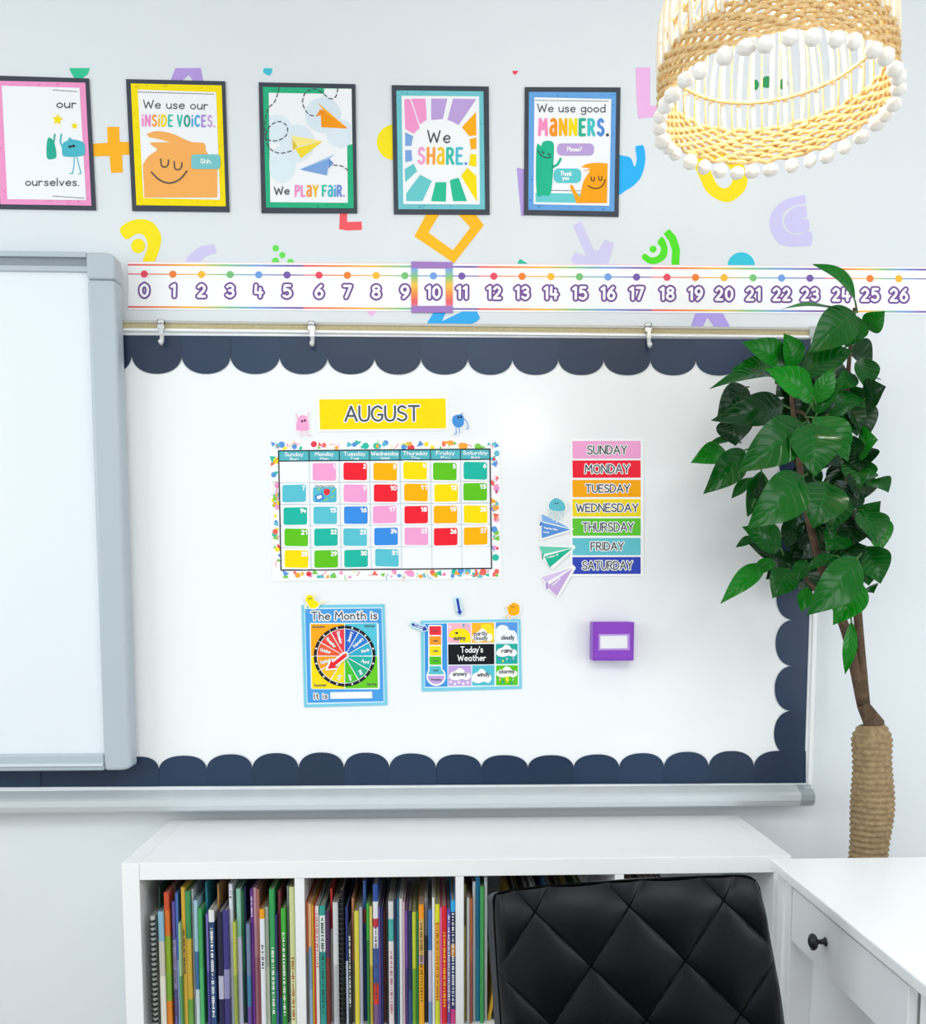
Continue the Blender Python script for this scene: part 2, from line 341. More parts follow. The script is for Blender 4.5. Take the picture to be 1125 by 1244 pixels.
# ------------------------------------------------------------------ rail hooks
chrome = mat('#d8dadb', .25, .85)
for x, y, lab in ((195.5, 393, 'small silver map hook on the board rail nearest the interactive panel, below number 1'), (378.5, 395, 'small silver map hook on the board rail below number 6'), (787.5, 397, 'small silver map hook on the board rail below number 17')):
    p = at(x, y, -.034); o = thing('rail_hook', p, lab, 'hook', 'map hooks on the board rail')
    mb = MB(); mb.box((p.x-.008, -.036, p.z-.012), (p.x+.008, -.0285, p.z+.008), chrome); mb.tube([(p.x-.008, -.034, p.z+.004), (p.x+.008, -.034, p.z+.004)], .0065, chrome, 10); mb.build('clip', o)
    mb = MB(); mb.box((p.x-.003, -.038, p.z-.030), (p.x+.006, -.034, p.z-.010), chrome); mb.build('shank', o)
    mb = MB(); mb.tube([(p.x+.002, -.036, p.z-.028), (p.x+.002, -.037, p.z-.044), (p.x+.002, -.045, p.z-.050), (p.x+.002, -.052, p.z-.046)], .0055, mat('#eceded', .35, .5), 8); mb.build('hook_tip', o)
# ------------------------------------------------------------------ interactive whiteboard (left)
IY = -.086
fr = mat('#b4bfc8', .4, name='grey_plastic', spec=.5); frd = mat('#8a959e', .45)
zc = crop(50, 290, 3.75)
ib = thing('interactive_whiteboard', at(60, 935, IY), 'white interactive whiteboard in a thick light grey rounded frame at the left edge', 'interactive whiteboard')
x0 = -1.9; x1 = at(140.6, 500, IY).x + .008; zt = at(110, 306, IY).z; zb = at(110, 936.5, IY).z
x1 = (at(141.5, 317, IY).x+at(157, 933, IY).x)/2; xi = (at(108, 338, IY).x+at(122.8, 915, IY).x)/2
zi1 = at(100, 327, IY).z; zi0 = at(100, 916, IY).z; zm = at(120, 339, IY).z
def framebar(name, pts, lab=None, w=.006):
    mb = MB(); mb.ext(pts, (0, .056, 0), fr); o = bevel(mb.build(name, ib), w, 3)
    if lab: o['label'] = lab
    return o
mb = MB(); mb.box((x0, IY+.012, zi0-.01), (xi+.004, IY+.05, zi1+.01), mat('#e6ecf2', .35, name='screen_surface', spec=.35)); mb.build('screen', ib)['label'] = 'white projection surface'
framebar('frame_side', [(xi, IY, zb)]+[(x1-.03+.03*math.sin(a*math.pi/12), IY, zb+.014-.014*math.cos(a*math.pi/12)) for a in range(7)]+[(x1, IY, zm), (xi, IY, zm)], None, .009)
framebar('frame_bottom', [(x0, IY, zb), (xi, IY, zb), (xi, IY, zi0), (x0, IY, zi0)])
cpts = [(xi, IY-.001, zm), (x1, IY-.001, zm)]+[(x1-.03+.03*math.cos(a*math.pi/12), IY-.001, zt-.012+.012*math.sin(a*math.pi/12)) for a in range(7)]+[(xi, IY-.001, zt)]
framebar('corner_cap', cpts, 'rounded plastic corner cap at the top')
mb = MB(); zg = at(90, 312, IY).z
mb.box((x0, IY, zg), (xi, IY+.056, zt), fr); mb.box((x0, IY+.010, zi1), (xi, IY+.05, zg), frd)
mb.box((x0, IY+.004, zi1-.004), (xi, IY+.05, zi1+.008), fr); mb.build('frame_top', ib)['label'] = 'grey top rail with a dark groove'
mb = MB(); zl = at(100, 929, IY).z; mb.box((x0, IY-.006, zl-.003), (xi-.001, IY, zl+.004), mat('#d5dce2', .35)); mb.build('ledge', ib)
mb = MB(); mb.box((x0+.1, IY+.0565, zb+.15), (x1-.10, -.0185, zt-.32), frd); mb.build('mounting_bracket', ib)
# ------------------------------------------------------------------ wall decals
def decal(label, polys, color, name='wall_decal', holes=None):
    pts = [p for q in polys for p in q]; c = (sum(p[0] for p in pts)/len(pts), sum(p[1] for p in pts)/len(pts))
    mb = MB()
    m = mat(color, .8, name='wall_paint_shape')
    for q in polys: mb.ext(on(q, -.0008), (0, .0006, 0), m)
    if holes:
        for q in holes[0]:
            pass
    o = mb.build(name, None, at(c[0], c[1], -.0008)); return tag(o, label, 'wall decal', 'painted shape decals')
def ring(label, outer, inner, color):
    n = len(outer); mb = MB(); m = mat(color, .8, name='wall_paint_shape')
    for i in range(n):
        j = (i+1) % n; mb.ext(on([outer[i], outer[j], inner[j], inner[i]], -.0008), (0, .0006, 0), m)
    return tag(mb.build('wall_decal', None, at(*outer[0], -.0008)), label, 'wall decal', 'painted shape decals')
def arcband(c, r0, r1, a0, a1, n=16, sy=1):
    D = math.pi/180
    o = [(c[0]+r1*math.cos((a0+(a1-a0)*k/n)*D), c[1]-sy*r1*math.sin((a0+(a1-a0)*k/n)*D)) for k in range(n+1)]
    i = [(c[0]+r0*math.cos((a0+(a1-a0)*k/n)*D), c[1]-sy*r0*math.sin((a0+(a1-a0)*k/n)*D)) for k in range(n+1)]
    return o+i[::-1]
z1 = crop(50, 80, 3.75); z2 = crop(300, 80, 3.516); z3 = crop(600, 80, 4.977); z4 = crop(780, 80, 4.245); z6 = crop(330, 290, 4.167); z8 = crop(800, 290, 4.5)
OR, YE, LA, PU = '#ffb413', '#fde60f', '#d3caf0', '#b79be0'
decal('orange plus sign decal on the wall between the pink and yellow posters', [z1((300, 278), (355, 277), (357, 345), (408, 348), (408, 405), (368, 405), (372, 485), (318, 487), (312, 410), (238, 412), (236, 355), (303, 350))], OR)
decal('yellow arch decal with a dot above the start of the number line', [z1(*spline([(358, 745), (400, 710), (455, 698), (510, 715), (545, 770), (540, 830), (515, 895), (500, 930), (450, 930), (470, 870), (485, 820), (470, 775), (435, 765), (388, 790)], 4)), z1(*disc((442, 820), 32, 33))], YE)
decal('pale lavender curved band decal just above number 2', [z1((655, 900), (665, 875), (690, 848), (725, 823), (785, 812), (800, 850), (750, 866), (725, 890), (715, 910))], LA)
for (x, y, r), w in zip(((123, 779, 14), (151, 808, 13.5), (122, 834, 15.5), (186, 838, 14.5)), ('topmost', 'middle', 'lower left', 'lower right')):
    decal(f'bright green dot decal above number 4, the {w} one of its cluster of four', [z2(*disc((x, y), r, n=18))], '#6be357')
decal('red L shaped decal peeking out under the paper plane poster', [z2((398, 600), (428, 600), (428, 667), (490, 665), (491, 700), (430, 703), (394, 697))], '#fb5a63')
ring('orange diamond outline decal below the sunburst poster', z2((715, 728), (765, 636), (800, 590), (950, 600), (1012, 680), (885, 842)), z2((775, 712), (820, 637), (840, 622), (905, 637), (955, 690), (880, 788)), '#ffbc16')
decal('yellow circle decal half hidden behind the left side of the sunburst poster', [z2(*disc((630, 326), 75, 76, 32))], YE)
decal('cyan pointed decal cut off above the paper plane poster', [z2((72, 10), (108, 10), (107, 28), (97, 42), (84, 37), (68, 27))], '#43c3d8')
decal('purple upside-down V decal above the yellow poster', [z1((612, 10), (727, 10), (738, 70), (692, 68), (672, 40), (640, 68), (590, 66))], PU)
decal('teal green pointed decal above the pink poster', [z1((128, 10), (222, 10), (212, 38), (185, 58), (150, 54), (135, 30))], '#2fc493')
decal('tiny red pointed decal at the top above the blue bordered poster', [z3((112, 30), (148, 30), (140, 44), (128, 54), (116, 46))], '#f0435a')
decal('pink L shaped decal on the wall left of the wicker lamp', [z3((858, 10), (946, 10), (945, 240), (985, 243), (985, 308), (930, 312), (872, 318), (862, 180))], '#efb6e6')
decal('purple wedge decal sticking out from the left side of the blue bordered poster', [z3((138, 616), (210, 628), (210, 880), (188, 906), (165, 908))], PU)
decal('sky blue cupped hand shaped decal behind the right side of the blue bordered poster', [z3(*spline([(735, 560), (790, 545), (830, 560), (850, 610), (864, 560), (856, 492), (880, 482), (906, 486), (916, 570), (895, 660), (858, 712), (800, 752), (735, 772)], 4))], '#23b1f6')
decal('pale lavender arrow shaped decal below the blue bordered poster', [z3((478, 968), (527, 938), (605, 1116), (634, 1114), (672, 1050), (727, 1072), (690, 1205), (660, 1215), (490, 1205), (465, 1168), (492, 1128), (562, 1152))], '#d5cef2')
decal('bright green rainbow fan decal above number 18', [z4((112, 865), (140, 840), (175, 880), (196, 945), (192, 1026), (152, 1026), (155, 950), (140, 905)), z4(*spline([(80, 910), (105, 882), (130, 930), (125, 985), (85, 1016), (40, 1020), (0, 990), (14, 968), (50, 988), (85, 975), (98, 940)], 4)), z4(*disc((57, 945), 18, n=16))], '#52e01d')
decal('cyan half circle decal above number 20', [z4(*disc((512, 1032), 71, n=28))], '#35c5dc')
ring('yellow ring decal hanging below the wicker lamp rim', z4(*spline([(262, 470), (300, 580), (345, 660), (445, 703), (530, 640), (540, 560), (490, 470), (360, 430)], 4)), z4(*spline([(345, 500), (362, 560), (390, 615), (430, 632), (462, 605), (466, 560), (440, 510), (390, 480)], 4)), '#fadf12')
decal('lavender D shaped rainbow decal at the right below the lamp', [z4(*spline([(842, 665), (740, 690), (680, 740), (658, 800), (672, 870), (715, 920), (780, 931), (872, 928)], 3, False), *spline([(880, 900), (868, 852), (800, 872), (745, 850), (722, 805), (735, 755), (785, 722), (845, 708)], 3, False)), z4(*spline([(846, 718), (785, 732), (742, 770), (732, 808), (760, 852), (800, 862), (862, 846), (858, 790)], 3, False), (815, 789), (852, 778))], '#d2cbf3')
for k, (x, y, r) in enumerate(((580, 100, 26), (640, 86, 30), (728, 96, 28))):
    decal(f'dark green leaf-like decal seen through the lamp ribs, {("left", "middle", "right")[k]} of three', [z4(*spline([(x-r*.9, y+r*.5), (x-r*.5, y-r*.8), (x+r*.4, y-r*1.1), (x+r*.9, y-r*.2), (x+r*.4, y+r*.9)], 4))], '#2c9a5b')
decal('teal peak shaped decal showing just above number 13', [z3((140, 1200), (148, 1180), (160, 1168), (200, 1192), (205, 1200))], '#35bda0')
decal('tiny pink pointed decal just under the number line below number 8', [z6((478, 360), (532, 360), (520, 382), (507, 391), (493, 382))], '#f3b9e6')
decal('bright blue zigzag decal under number 10, just above the board rail', [z6((780, 438), (828, 360), (888, 360), (862, 418), (965, 368), (1038, 366), (1056, 402), (1040, 418), (1000, 438))], '#37aef0')
decal('lavender A shaped decal between the number line and the rail under number 19', [z8((173, 490), (206, 395), (345, 395), (396, 490), (312, 490), (268, 430), (238, 490))], '#b6a3ec')
# ------------------------------------------------------------------ number line on the wall
RB = [(0, '#ef5a66'), (.2, '#f58a3c'), (.38, '#fbc034'), (.56, '#79c479'), (.74, '#6d9fe0'), (.92, '#7d5cae'), (1, '#7d5cae')]
rbm = rainbow('rainbow_print', 0, RB)
DOT = ['#ee5468', '#f5873c', '#fcbf3e', '#7cc47d', '#76a3e2', '#7d61ac']
NP, NW = paper('#7c5399'), paper('#fdfcff')
def nl_top(x): return 317.6+(x-155)*.0062
DX = [175.3, 210, 244.7, 279.6, 314.3, 348.7, 387.6, 422, 457, 491.8, 526.5, 561, 600, 634.3, 669.3, 704, 738.6, 773.4, 810.4, 845, 879.8, 914.9, 949.5, 984, 1022, 1057, 1092]
SB = [155.5, 368.2, 580.6, 791.8, 1003, 1130]
for s in range(5):
    a, b = SB[s], SB[s+1]; nums = range(s*6, min(s*6+6, 27))
    q = [(a, nl_top(a)), (b, nl_top(b)), (b, nl_top(b)+58), (a, nl_top(a)+58.5)]
    names = ['0 to 5 beside the interactive panel', '6 to 11 with the purple frame on it', '12 to 17 under the blue bordered poster', '18 to 23 reaching the plant', 'from 24 on behind the leaves']
    o = thing('number_line_strip', at(*q[3], -.0015), f'white rainbow-edged number line card, numbers {names[s]}', 'number line', 'number line cards along the wall')
    yb = -.0016-.0003*(s % 2)
    mb = MB(); mb.ext(on(q, yb), (0, .0005, 0), paper('#fcfcfd')); mb.build('card', o)
    def yy(t, x): return nl_top(x)+t
    for t, w in ((4, 2.2), (55.2, 2.2), (15.2, 1.3)):
        mb = MB(); mb.flat(on([(a, yy(t-w/2, a)), (b, yy(t-w/2, b)), (b, yy(t+w/2, b)), (a, yy(t+w/2, a))], yb-.0002), rbm); mb.build('rainbow_line', o, at(a, yy(t, a), yb))
    mb = MB(); mb.flat(on([(a, yy(.1, a)), (b, yy(.1, b)), (b, yy(.7, b)), (a, yy(.7, a))], yb-.0002), paper('#f7c6cf')); mb.build('edge_line', o)
    for n in nums:
        x = DX[n]; y = nl_top(x)
        mb = MB(); mb.flat(on(disc((x, y+15.2), 4.4, n=20), yb-.0004), paper(DOT[n % 6])); mb.build('dot', o)
        t = str(n); ww = {'0': 8.4, '1': 3.6}.get(t[0], 8) if len(t) == 1 else (sum(3.4 if c == '1' else 7.6 for c in t)+4.2)
        mb = MB(); p0, p1 = (x-ww/2, y+41.8), (x+ww/2, y+41.9)
        write(mb, t, p0, p1, 13.8, 7.6, NP, yb-.0004, gap=.36); write(mb, t, p0, p1, 13.8, 3.1, NW, yb-.0009, gap=.36); mb.build('number', o)
vb = rainbow('rainbow_frame_print', 2, [(0, '#a97cc4'), (.1, '#e87ba0'), (.22, '#ee5a63'), (.38, '#f5913f'), (.54, '#fbc43e'), (.7, '#86c777'), (.86, '#7ea7e2'), (1, '#a483c6')])
o = thing('number_marker', at(525, 379, -.003), 'purple and rainbow rectangular card frame marking number 10 on the number line', 'number marker frame')
fo = z6((707, 115), (916, 118), (917, 374), (707, 373)); fi = z6((738, 148), (882, 149), (882, 340), (739, 340))
for k in (1, 3):
    mb = MB(); mb.ext(on([fo[k], fo[(k+1) % 4], fi[(k+1) % 4], fi[k]], -.0045), (0, .0016, 0), vb); mb.build('rainbow_side', o, at(*fo[3], -.0045))['label'] = 'rainbow coloured side of the frame'
for k in (0, 2):
    p = [fo[k], fo[(k+1) % 4], (fo[(k+1) % 4][0], fi[(k+1) % 4][1]), (fo[k][0], fi[k][1])]
    mb = MB(); mb.ext(on(p, -.0048), (0, .0019, 0), paper('#a67fc4')); mb.build('purple_bar', o)['label'] = 'purple bar across the frame'
# ================================================================== posters
BLK = mat('#333a47', .55, name='slate_card')
dk = paper('#55585f'); wh = paper(WHITE)
LP = .0003                                    # one printed layer
def poster(quad, border, panel, label, tl):
    o = thing('poster', at(*quad[3], -.0015), label, 'poster', 'class rule posters on the wall')
    mb = MB(); mb.ext(on(quad, -.004), (0, .0025, 0), BLK); mb.build('mounting_card', o)['label'] = 'dark slate backing card'
    mb = MB(); mb.ext(on(border[0], -.0046), (0, .0006, 0), paper(border[1])); Y = -.0046-LP
    rnd = random.Random(tl)
    m2 = paper(border[2])
    for k in range(26):                       # small doodles printed on the border
        e = rnd.randrange(4); u = rnd.random(); v = rnd.uniform(.012, .05)
        p = qlerp(border[0], *((u, v*.75), (u, 1-v*.75), (v, u), (1-v, u))[e]); s = rnd.uniform(.9, 1.9)
        if k % 3: stroke(mb, [(p[0]-s, p[1]), (p[0]+s, p[1]+rnd.uniform(-1, 1))], .7, m2, Y); 
        else: mb.flat(on(disc(p, s*.8, n=8), Y), m2)
    mb.build('printed_border', o)
    if panel:
        mb = MB(); mb.flat(on(panel, Y-LP), paper('#f4f5f8')); mb.build('panel', o)
    return o, Y-2*LP
def part(o, name, fn, lab=None):
    mb = MB(); fn(mb); q = mb.build(name, o)
    if lab: q['label'] = lab
    return q
PINKS = ['#f59cd0', '#fb9d3e', '#f9c22e', '#f6dc1e', '#49c5ac', '#4aa7d8', '#6d8fdc']
# --- pink poster (cut by the left edge of the picture)
q = [(-12.6, 91.5), (107.9, 95.2), (116.7, 255.2), (-4.2, 253.5)]
o, Y = poster(q, ([(-7.5, 98), (103.6, 100.4), (111, 249.8), (.5, 248)], '#f39acb', '#e577b6'), [(2, 104), z1((175, 100))[0], z1((205, 612))[0], (9, 242)], 'pink bordered poster at the far left with a teal monster and yellow stars', 1)
def f(mb):
    a, b = z1((72, 190), (158, 191)); write(mb, 'our', a, b, 9.5, 1.5, dk, Y)
    a, b = z1((-70, 545), (172, 546)); write(mb, 'ourselves.', a, b, 9, 1.4, dk, Y)
part(o, 'lettering', f)
def f(mb):
    for (x, y, r) in ((75, 245, 27), (152, 273, 18)):
        mb.flat(on(z1(*[(x+r*(1 if k % 2 == 0 else .48)*math.sin(k*math.pi/5+.1), y-r*(1 if k % 2 == 0 else .48)*math.cos(k*math.pi/5+.1)) for k in range(10)]), Y), paper('#fbe01a'))
    mb.flat(on(z1(*spline([(95, 395), (100, 352), (122, 338), (128, 324), (140, 334), (165, 338), (195, 352), (200, 385), (188, 410), (110, 414)], 4)), Y), paper('#4fb7c8'))
    tl = paper('#4fb7c8'); stroke(mb, z1((92, 312), (87, 345), (98, 372)), 2, tl, Y-LP); stroke(mb, z1((150, 412), (150, 450), (143, 490), (130, 490)), 1.2, tl, Y-LP); stroke(mb, z1((162, 412), (172, 455), (182, 490), (170, 492)), 1.2, tl, Y-LP)
    mb.flat(on(z1(*disc((132, 368), 8, 6, 10)), Y-LP), paper(INK)); mb.flat(on(z1(*disc((147, 365), 8, 6, 10)), Y-LP), paper(INK))
    mb.flat(on(z1(*spline([(30, 330), (58, 345), (70, 410), (50, 425), (25, 415)], 4)), Y), paper('#2fae95')); stroke(mb, z1((62, 312), (58, 345)), 2, paper('#2fae95'), Y-LP)
part(o, 'illustration', f, 'teal monster with raised arms under yellow stars')
def f(mb):
    a, b = z1((55, 110), (172, 118)); dashes(mb, [a, b], 1.0, 1.5, 1.5, dk, Y); a, b = z1((55, 593), (197, 603)); dashes(mb, [a, b], 1.0, 1.5, 1.5, dk, Y)
part(o, 'dashed_line', f)
# --- yellow poster
q = z1((386, 60), (838, 70), (858, 665), (415, 660))
o, Y = poster(q, (z1((408, 80), (822, 89), (841, 640), (434, 634)), '#fae113', '#e8c51a'), z1((440, 108), (797, 120), (815, 610), (466, 602)), 'yellow bordered poster with a smiling orange blob reading We use our inside voices', 2)
def f(mb):
    a, b = z1((466, 192), (758, 198)); write(mb, 'We use our', a, b, 9.6, 1.35, dk, Y)
part(o, 'lettering', f, 'grey handwritten words We use our')
def f(mb):
    a, b = z1((462, 273), (790, 276)); write(mb, '^NS^DE VO^CES.', a, b, 13, 2.3, [paper(c) for c in ('#f38fca', '#f38fca', '#fba043', '#fbc02e', '#f4d91c', '#44c1b0', '#44c1b0', '#2f9f90', '#4aa7d8', '#4aa7d8', '#a98fd8', '#c9a4dc', '#c9a4dc')], Y, .44)
part(o, 'title_lettering', f, 'multicoloured words INSIDE VOICES')
def f(mb):
    mb.flat(on(z1(*spline([(480, 310), (530, 297), (600, 310), (680, 345), (742, 352), (750, 385)], 4, False), *[(803, 470), (803, 600), (470, 600)], *spline([(463, 450), (490, 410), (528, 382), (495, 352), (560, 348), (585, 348), (540, 335), (490, 325)], 4, False)), Y), paper('#f9b15f'))
    g = paper('#6a5c50')
    stroke(mb, z1(*spline([(503, 485), (540, 520), (585, 534), (630, 518), (664, 480)], 5, False)), 2.2, g, Y-LP)
    for x, y in ((545, 425), (606, 437)): stroke(mb, z1(*spline([(x, y), (x+4, y+30), (x+20, y+36), (x+33, y+25), (x+35, y+4)], 4, False)), 2, g, Y-LP)
    mb.flat(on(z1(*rrect(684, 403, 816, 470, 16)), Y-2*LP), paper('#7cc6c9'))
part(o, 'illustration', f, 'smiling orange blob with closed eyes and a teal speech bubble')
def f(mb):
    a, b = z1((726, 443), (776, 444)); write(mb, 'Shh.', a, b, 5, 1.0, wh, Y-3*LP)
    a, b = z1((442, 119), (795, 129)); dashes(mb, [a, b], 1.0, 1.5, 1.5, dk, Y)
part(o, 'small_print', f)
# --- paper plane poster
q = z2((50, 70), (463, 78), (471, 629), (62, 628))
o, Y = poster(q, (z2((68, 90), (447, 97), (456, 608), (82, 605)), '#2fb384', '#1f9a70'), z2((93, 115), (330, 119), (330, 97), (447, 98), (450, 335), (428, 337), (431, 585), (100, 582)), 'green bordered poster with orange, yellow and blue paper planes reading We play fair', 3)
def f(mb):
    pb = paper('#dfeaf3')
    for c in (disc((130, 270), 62), disc((150, 420), 60, 80)): 
        mb.flat(on(z2(*[(max(96, x), y) for x, y in c]), Y), paper('#e0edf4'))
    mb.flat(on(z2(*disc((215, 330), 75, 80)), Y-LP*.3), pb); mb.flat(on(z2(*[(min(446, x), y) for x, y in disc((325, 210), 76)]), Y-LP*.5), paper('#dbe7f0')); mb.flat(on(z2(*[(min(446, x), y) for x, y in disc((400, 290), 60)]), Y-LP*.6), pb)
part(o, 'printed_clouds', f, 'pale blue printed cloud circles')
Y -= LP
for nm, lab, tris in (('paper_plane_print', 'orange printed paper plane', [([(300, 155), (432, 268), (345, 215)], '#fcb52b'), ([(313, 185), (345, 200), (293, 218)], '#ef8f1e'), ([(315, 205), (345, 205), (430, 268), (318, 262)], '#f99a1c')]),
                      ('paper_plane_print', 'yellow printed paper plane', [([(188, 297), (325, 322), (215, 345)], '#fbe98c'), ([(193, 310), (215, 345), (196, 362)], '#e7c53c'), ([(205, 352), (323, 322), (232, 395)], '#f8dc3c')]),
                      ('paper_plane_print', 'blue printed paper plane', [([(225, 443), (375, 377), (345, 405)], '#a9c6ec'), ([(225, 443), (350, 397), (342, 468)], '#7fa7de'), ([(350, 395), (370, 415), (348, 440)], '#6b95d2')])):
    def f(mb):
        for k, (t, c) in enumerate(tris): mb.flat(on(z2(*t), Y-k*5e-5), paper(c))
    part(o, nm, f, lab)
for p in (spline([(138, 92), (120, 150), (85, 195), (78, 300), (120, 320), (165, 300), (172, 260), (140, 238), (100, 255), (80, 300), (95, 350), (140, 373), (195, 362)], 6, False),
              spline([(388, 96), (380, 130), (355, 140), (325, 118), (290, 98), (250, 115), (238, 160), (262, 205), (295, 215)], 6, False), spline([(370, 424), (410, 430), (452, 465)], 6, False)):
        part(o, 'dashed_flight_path', lambda mb: dashes(mb, z2(*p), 1.3, 4.4, 3.2, dk, Y-LP))

def f(mb):
    a, b = z2((118, 550), (180, 548)); write(mb, 'We', a, b, 9, 1.5, dk, Y)
part(o, 'lettering', f, 'grey handwritten word We')
def f(mb):
    a, b = z2((208, 556), (415, 556)); write(mb, 'PL@Y F@^R.', a, b, 12.5, 2.4, [paper(c) for c in ('#f291cb', '#f291cb', '#fb9d3e', '#f9c22e', '#49c5ac', '#49b9c8', '#4aa7d8', '#6d8fdc', '#b08fd8')], Y, .4)
part(o, 'title_lettering', f, 'multicoloured words PLAY FAIR')
# --- sunburst poster
q = z2((618, 82), (1033, 88), (1037, 635), (628, 633))
o, Y = poster(q, (z2((638, 105), (1010, 109), (1017, 613), (647, 612)), '#74c6cf', '#55aebb'), z2((660, 128), (992, 130), (995, 592), (668, 590)), 'light teal bordered poster with a pastel sunburst around a circle reading We share', 4)
for n_, c, p in (('pink', '#f69bcf', [(672, 142), (697, 142), (738, 265), (712, 290), (676, 270)]), ('pink', '#f69bcf', [(702, 140), (763, 140), (768, 230), (738, 250)]), ('lavender', '#bfa3dc', [(787, 140), (856, 140), (836, 232), (787, 230)]), ('lavender', '#bfa3dc', [(880, 140), (980, 142), (905, 252), (855, 238)]),
               ('orange', '#fdaf1c', [(978, 197), (980, 297), (950, 300), (918, 262)]), ('orange', '#fdaf1c', [(950, 313), (980, 306), (980, 355), (957, 357)]), ('yellow', '#fbe015', [(955, 376), (980, 378), (980, 432), (948, 425)]), ('yellow', '#fbe015', [(942, 435), (980, 470), (983, 582), (914, 470)]),
               ('green', '#2fbd96', [(866, 487), (905, 478), (940, 578), (880, 578)]), ('green', '#2fbd96', [(806, 497), (852, 497), (850, 580), (786, 578)]), ('teal', '#6cc9cd', [(740, 465), (790, 492), (750, 578), (680, 578), (680, 545)]), ('teal', '#6cc9cd', [(674, 440), (712, 418), (727, 450), (676, 498)]),
               ('blue', '#7da6de', [(676, 360), (703, 360), (706, 405), (676, 412)]), ('blue', '#7da6de', [(676, 283), (710, 300), (702, 342), (676, 342)])):
    part(o, 'sun_ray', lambda mb: mb.flat(on(z2(*p), Y), paper(c)), f'{n_} printed ray')
part(o, 'printed_circle', lambda mb: mb.flat(on(z2(*disc((829, 362), 124, 134, 40)), Y-LP), paper('#f6f7f9'))); Y -= 2*LP
def f(mb): a, b = z2((772, 326), (866, 328)); write(mb, 'We', a, b, 14, 1.9, dk, Y, .3)
part(o, 'lettering', f, 'grey handwritten word We')
def f(mb): a, b = z2((734, 416), (936, 418)); write(mb, 'SH@RE.', a, b, 18.5, 3.4, [paper(c) for c in ('#f4a3d2', '#fba23e', '#f8c92a', '#3fbfb0', '#57c0d4', '#5c8fd6')], Y, .42)
part(o, 'title_lettering', f, 'multicoloured word SHARE')
# --- manners poster
q = z3((187, 128), (766, 130), (754, 912), (182, 900))
o, Y = poster(q, (z3((212, 157), (740, 160), (728, 880), (208, 870)), '#6aa5e0', '#4f8bcb'), z3((245, 190), (710, 201), (698, 846), (240, 836)), 'blue bordered poster with green and orange characters talking, reading We use good manners', 5)
def f(mb): a, b = z3((264, 278), (672, 280)); write(mb, 'We use good', a, b, 9.5, 1.35, dk, Y)
part(o, 'lettering', f, 'grey handwritten words We use good')
def f(mb): a, b = z3((276, 416), (688, 418)); write(mb, 'M@NNERS.', a, b, 18.6, 3.9, [paper(c) for c in ('#f78fc0', '#fb9420', '#f9b81f', '#f6dd12', '#2fb290', '#4cc4c8', '#5690d8', '#444a55')], Y, .5)
part(o, 'title_lettering', f, 'multicoloured word MANNERS')
part(o, 'printed_floor', lambda mb: mb.flat(on(z3((252, 768), (525, 772), (525, 828), (252, 824)), Y), paper('#6accd0')), 'teal printed ground')
def f(mb):
    mb.flat(on(z3(*spline([(258, 488), (285, 485), (295, 462), (325, 452), (355, 460), (364, 490), (360, 600), (350, 745), (330, 785), (300, 780), (258, 768)], 3)), Y-LP), paper('#27b68f'))
    stroke(mb, z3(*spline([(355, 612), (385, 595), (404, 562)], 4, False)), 3, paper('#27b68f'), Y-LP)
    g = paper('#2f4a44'); stroke(mb, z3(*spline([(264, 510), (285, 540), (318, 556), (345, 550)], 4, False)), 1.2, g, Y-2*LP)
    for x, y in ((290, 516), (328, 528)): stroke(mb, z3(*spline([(x, y), (x+3, y+12), (x+12, y+10), (x+12, y+2)], 3, False)), 1.1, g, Y-2*LP)
part(o, 'illustration', f, 'green pillar-shaped smiling character')
def f(mb):
    mb.flat(on(z3(*spline([(528, 612), (560, 594), (620, 586), (688, 590)], 4, False), (684, 830), (500, 830), *spline([(478, 770), (460, 728), (475, 722), (500, 765), (520, 790), (530, 745), (545, 690), (580, 634), (535, 640), (585, 620)], 4, False)), Y-1.5*LP), paper('#fda51d'))
    g = paper('#4c3c26'); stroke(mb, z3(*spline([(570, 724), (600, 740), (635, 738), (662, 718), (673, 688)], 4, False)), 1.4, g, Y-2.5*LP)
    for x, y in ((588, 672), (633, 668)): stroke(mb, z3(*spline([(x, y), (x+4, y+22), (x+18, y+22), (x+20, y+2)], 4, False)), 1.3, g, Y-2.5*LP)
part(o, 'illustration', f, 'orange smiling character raising an arm')
def f(mb): mb.flat(on(z3(*rrect(382, 469, 606, 542, 28)), Y-2*LP), paper('#bda2d8')); a, b = z3((445, 516), (530, 516)); write(mb, 'Please?', a, b, 5, .9, wh, Y-3*LP)
part(o, 'speech_bubble', f, 'purple speech bubble')
def f(mb):
    mb.flat(on(z3(*rrect(362, 620, 528, 708, 30)), Y-2*LP), paper('#5fc8cf')); a, b = z3((402, 663), (470, 663)); write(mb, 'Thank', a, b, 5, .9, wh, Y-3*LP); a, b = z3((415, 688), (452, 688)); write(mb, 'you', a, b, 4.6, .9, wh, Y-3*LP)
part(o, 'speech_bubble', f, 'teal speech bubble')
def f(mb):
    a, b = z3((252, 208), (700, 214)); dashes(mb, [a, b], 1.0, 1.5, 1.5, dk, Y); a, b = z3((335, 752), (525, 756)); dashes(mb, [a, b], 1.0, 1.5, 1.5, dk, Y-.2*LP)
part(o, 'dashed_line', f)
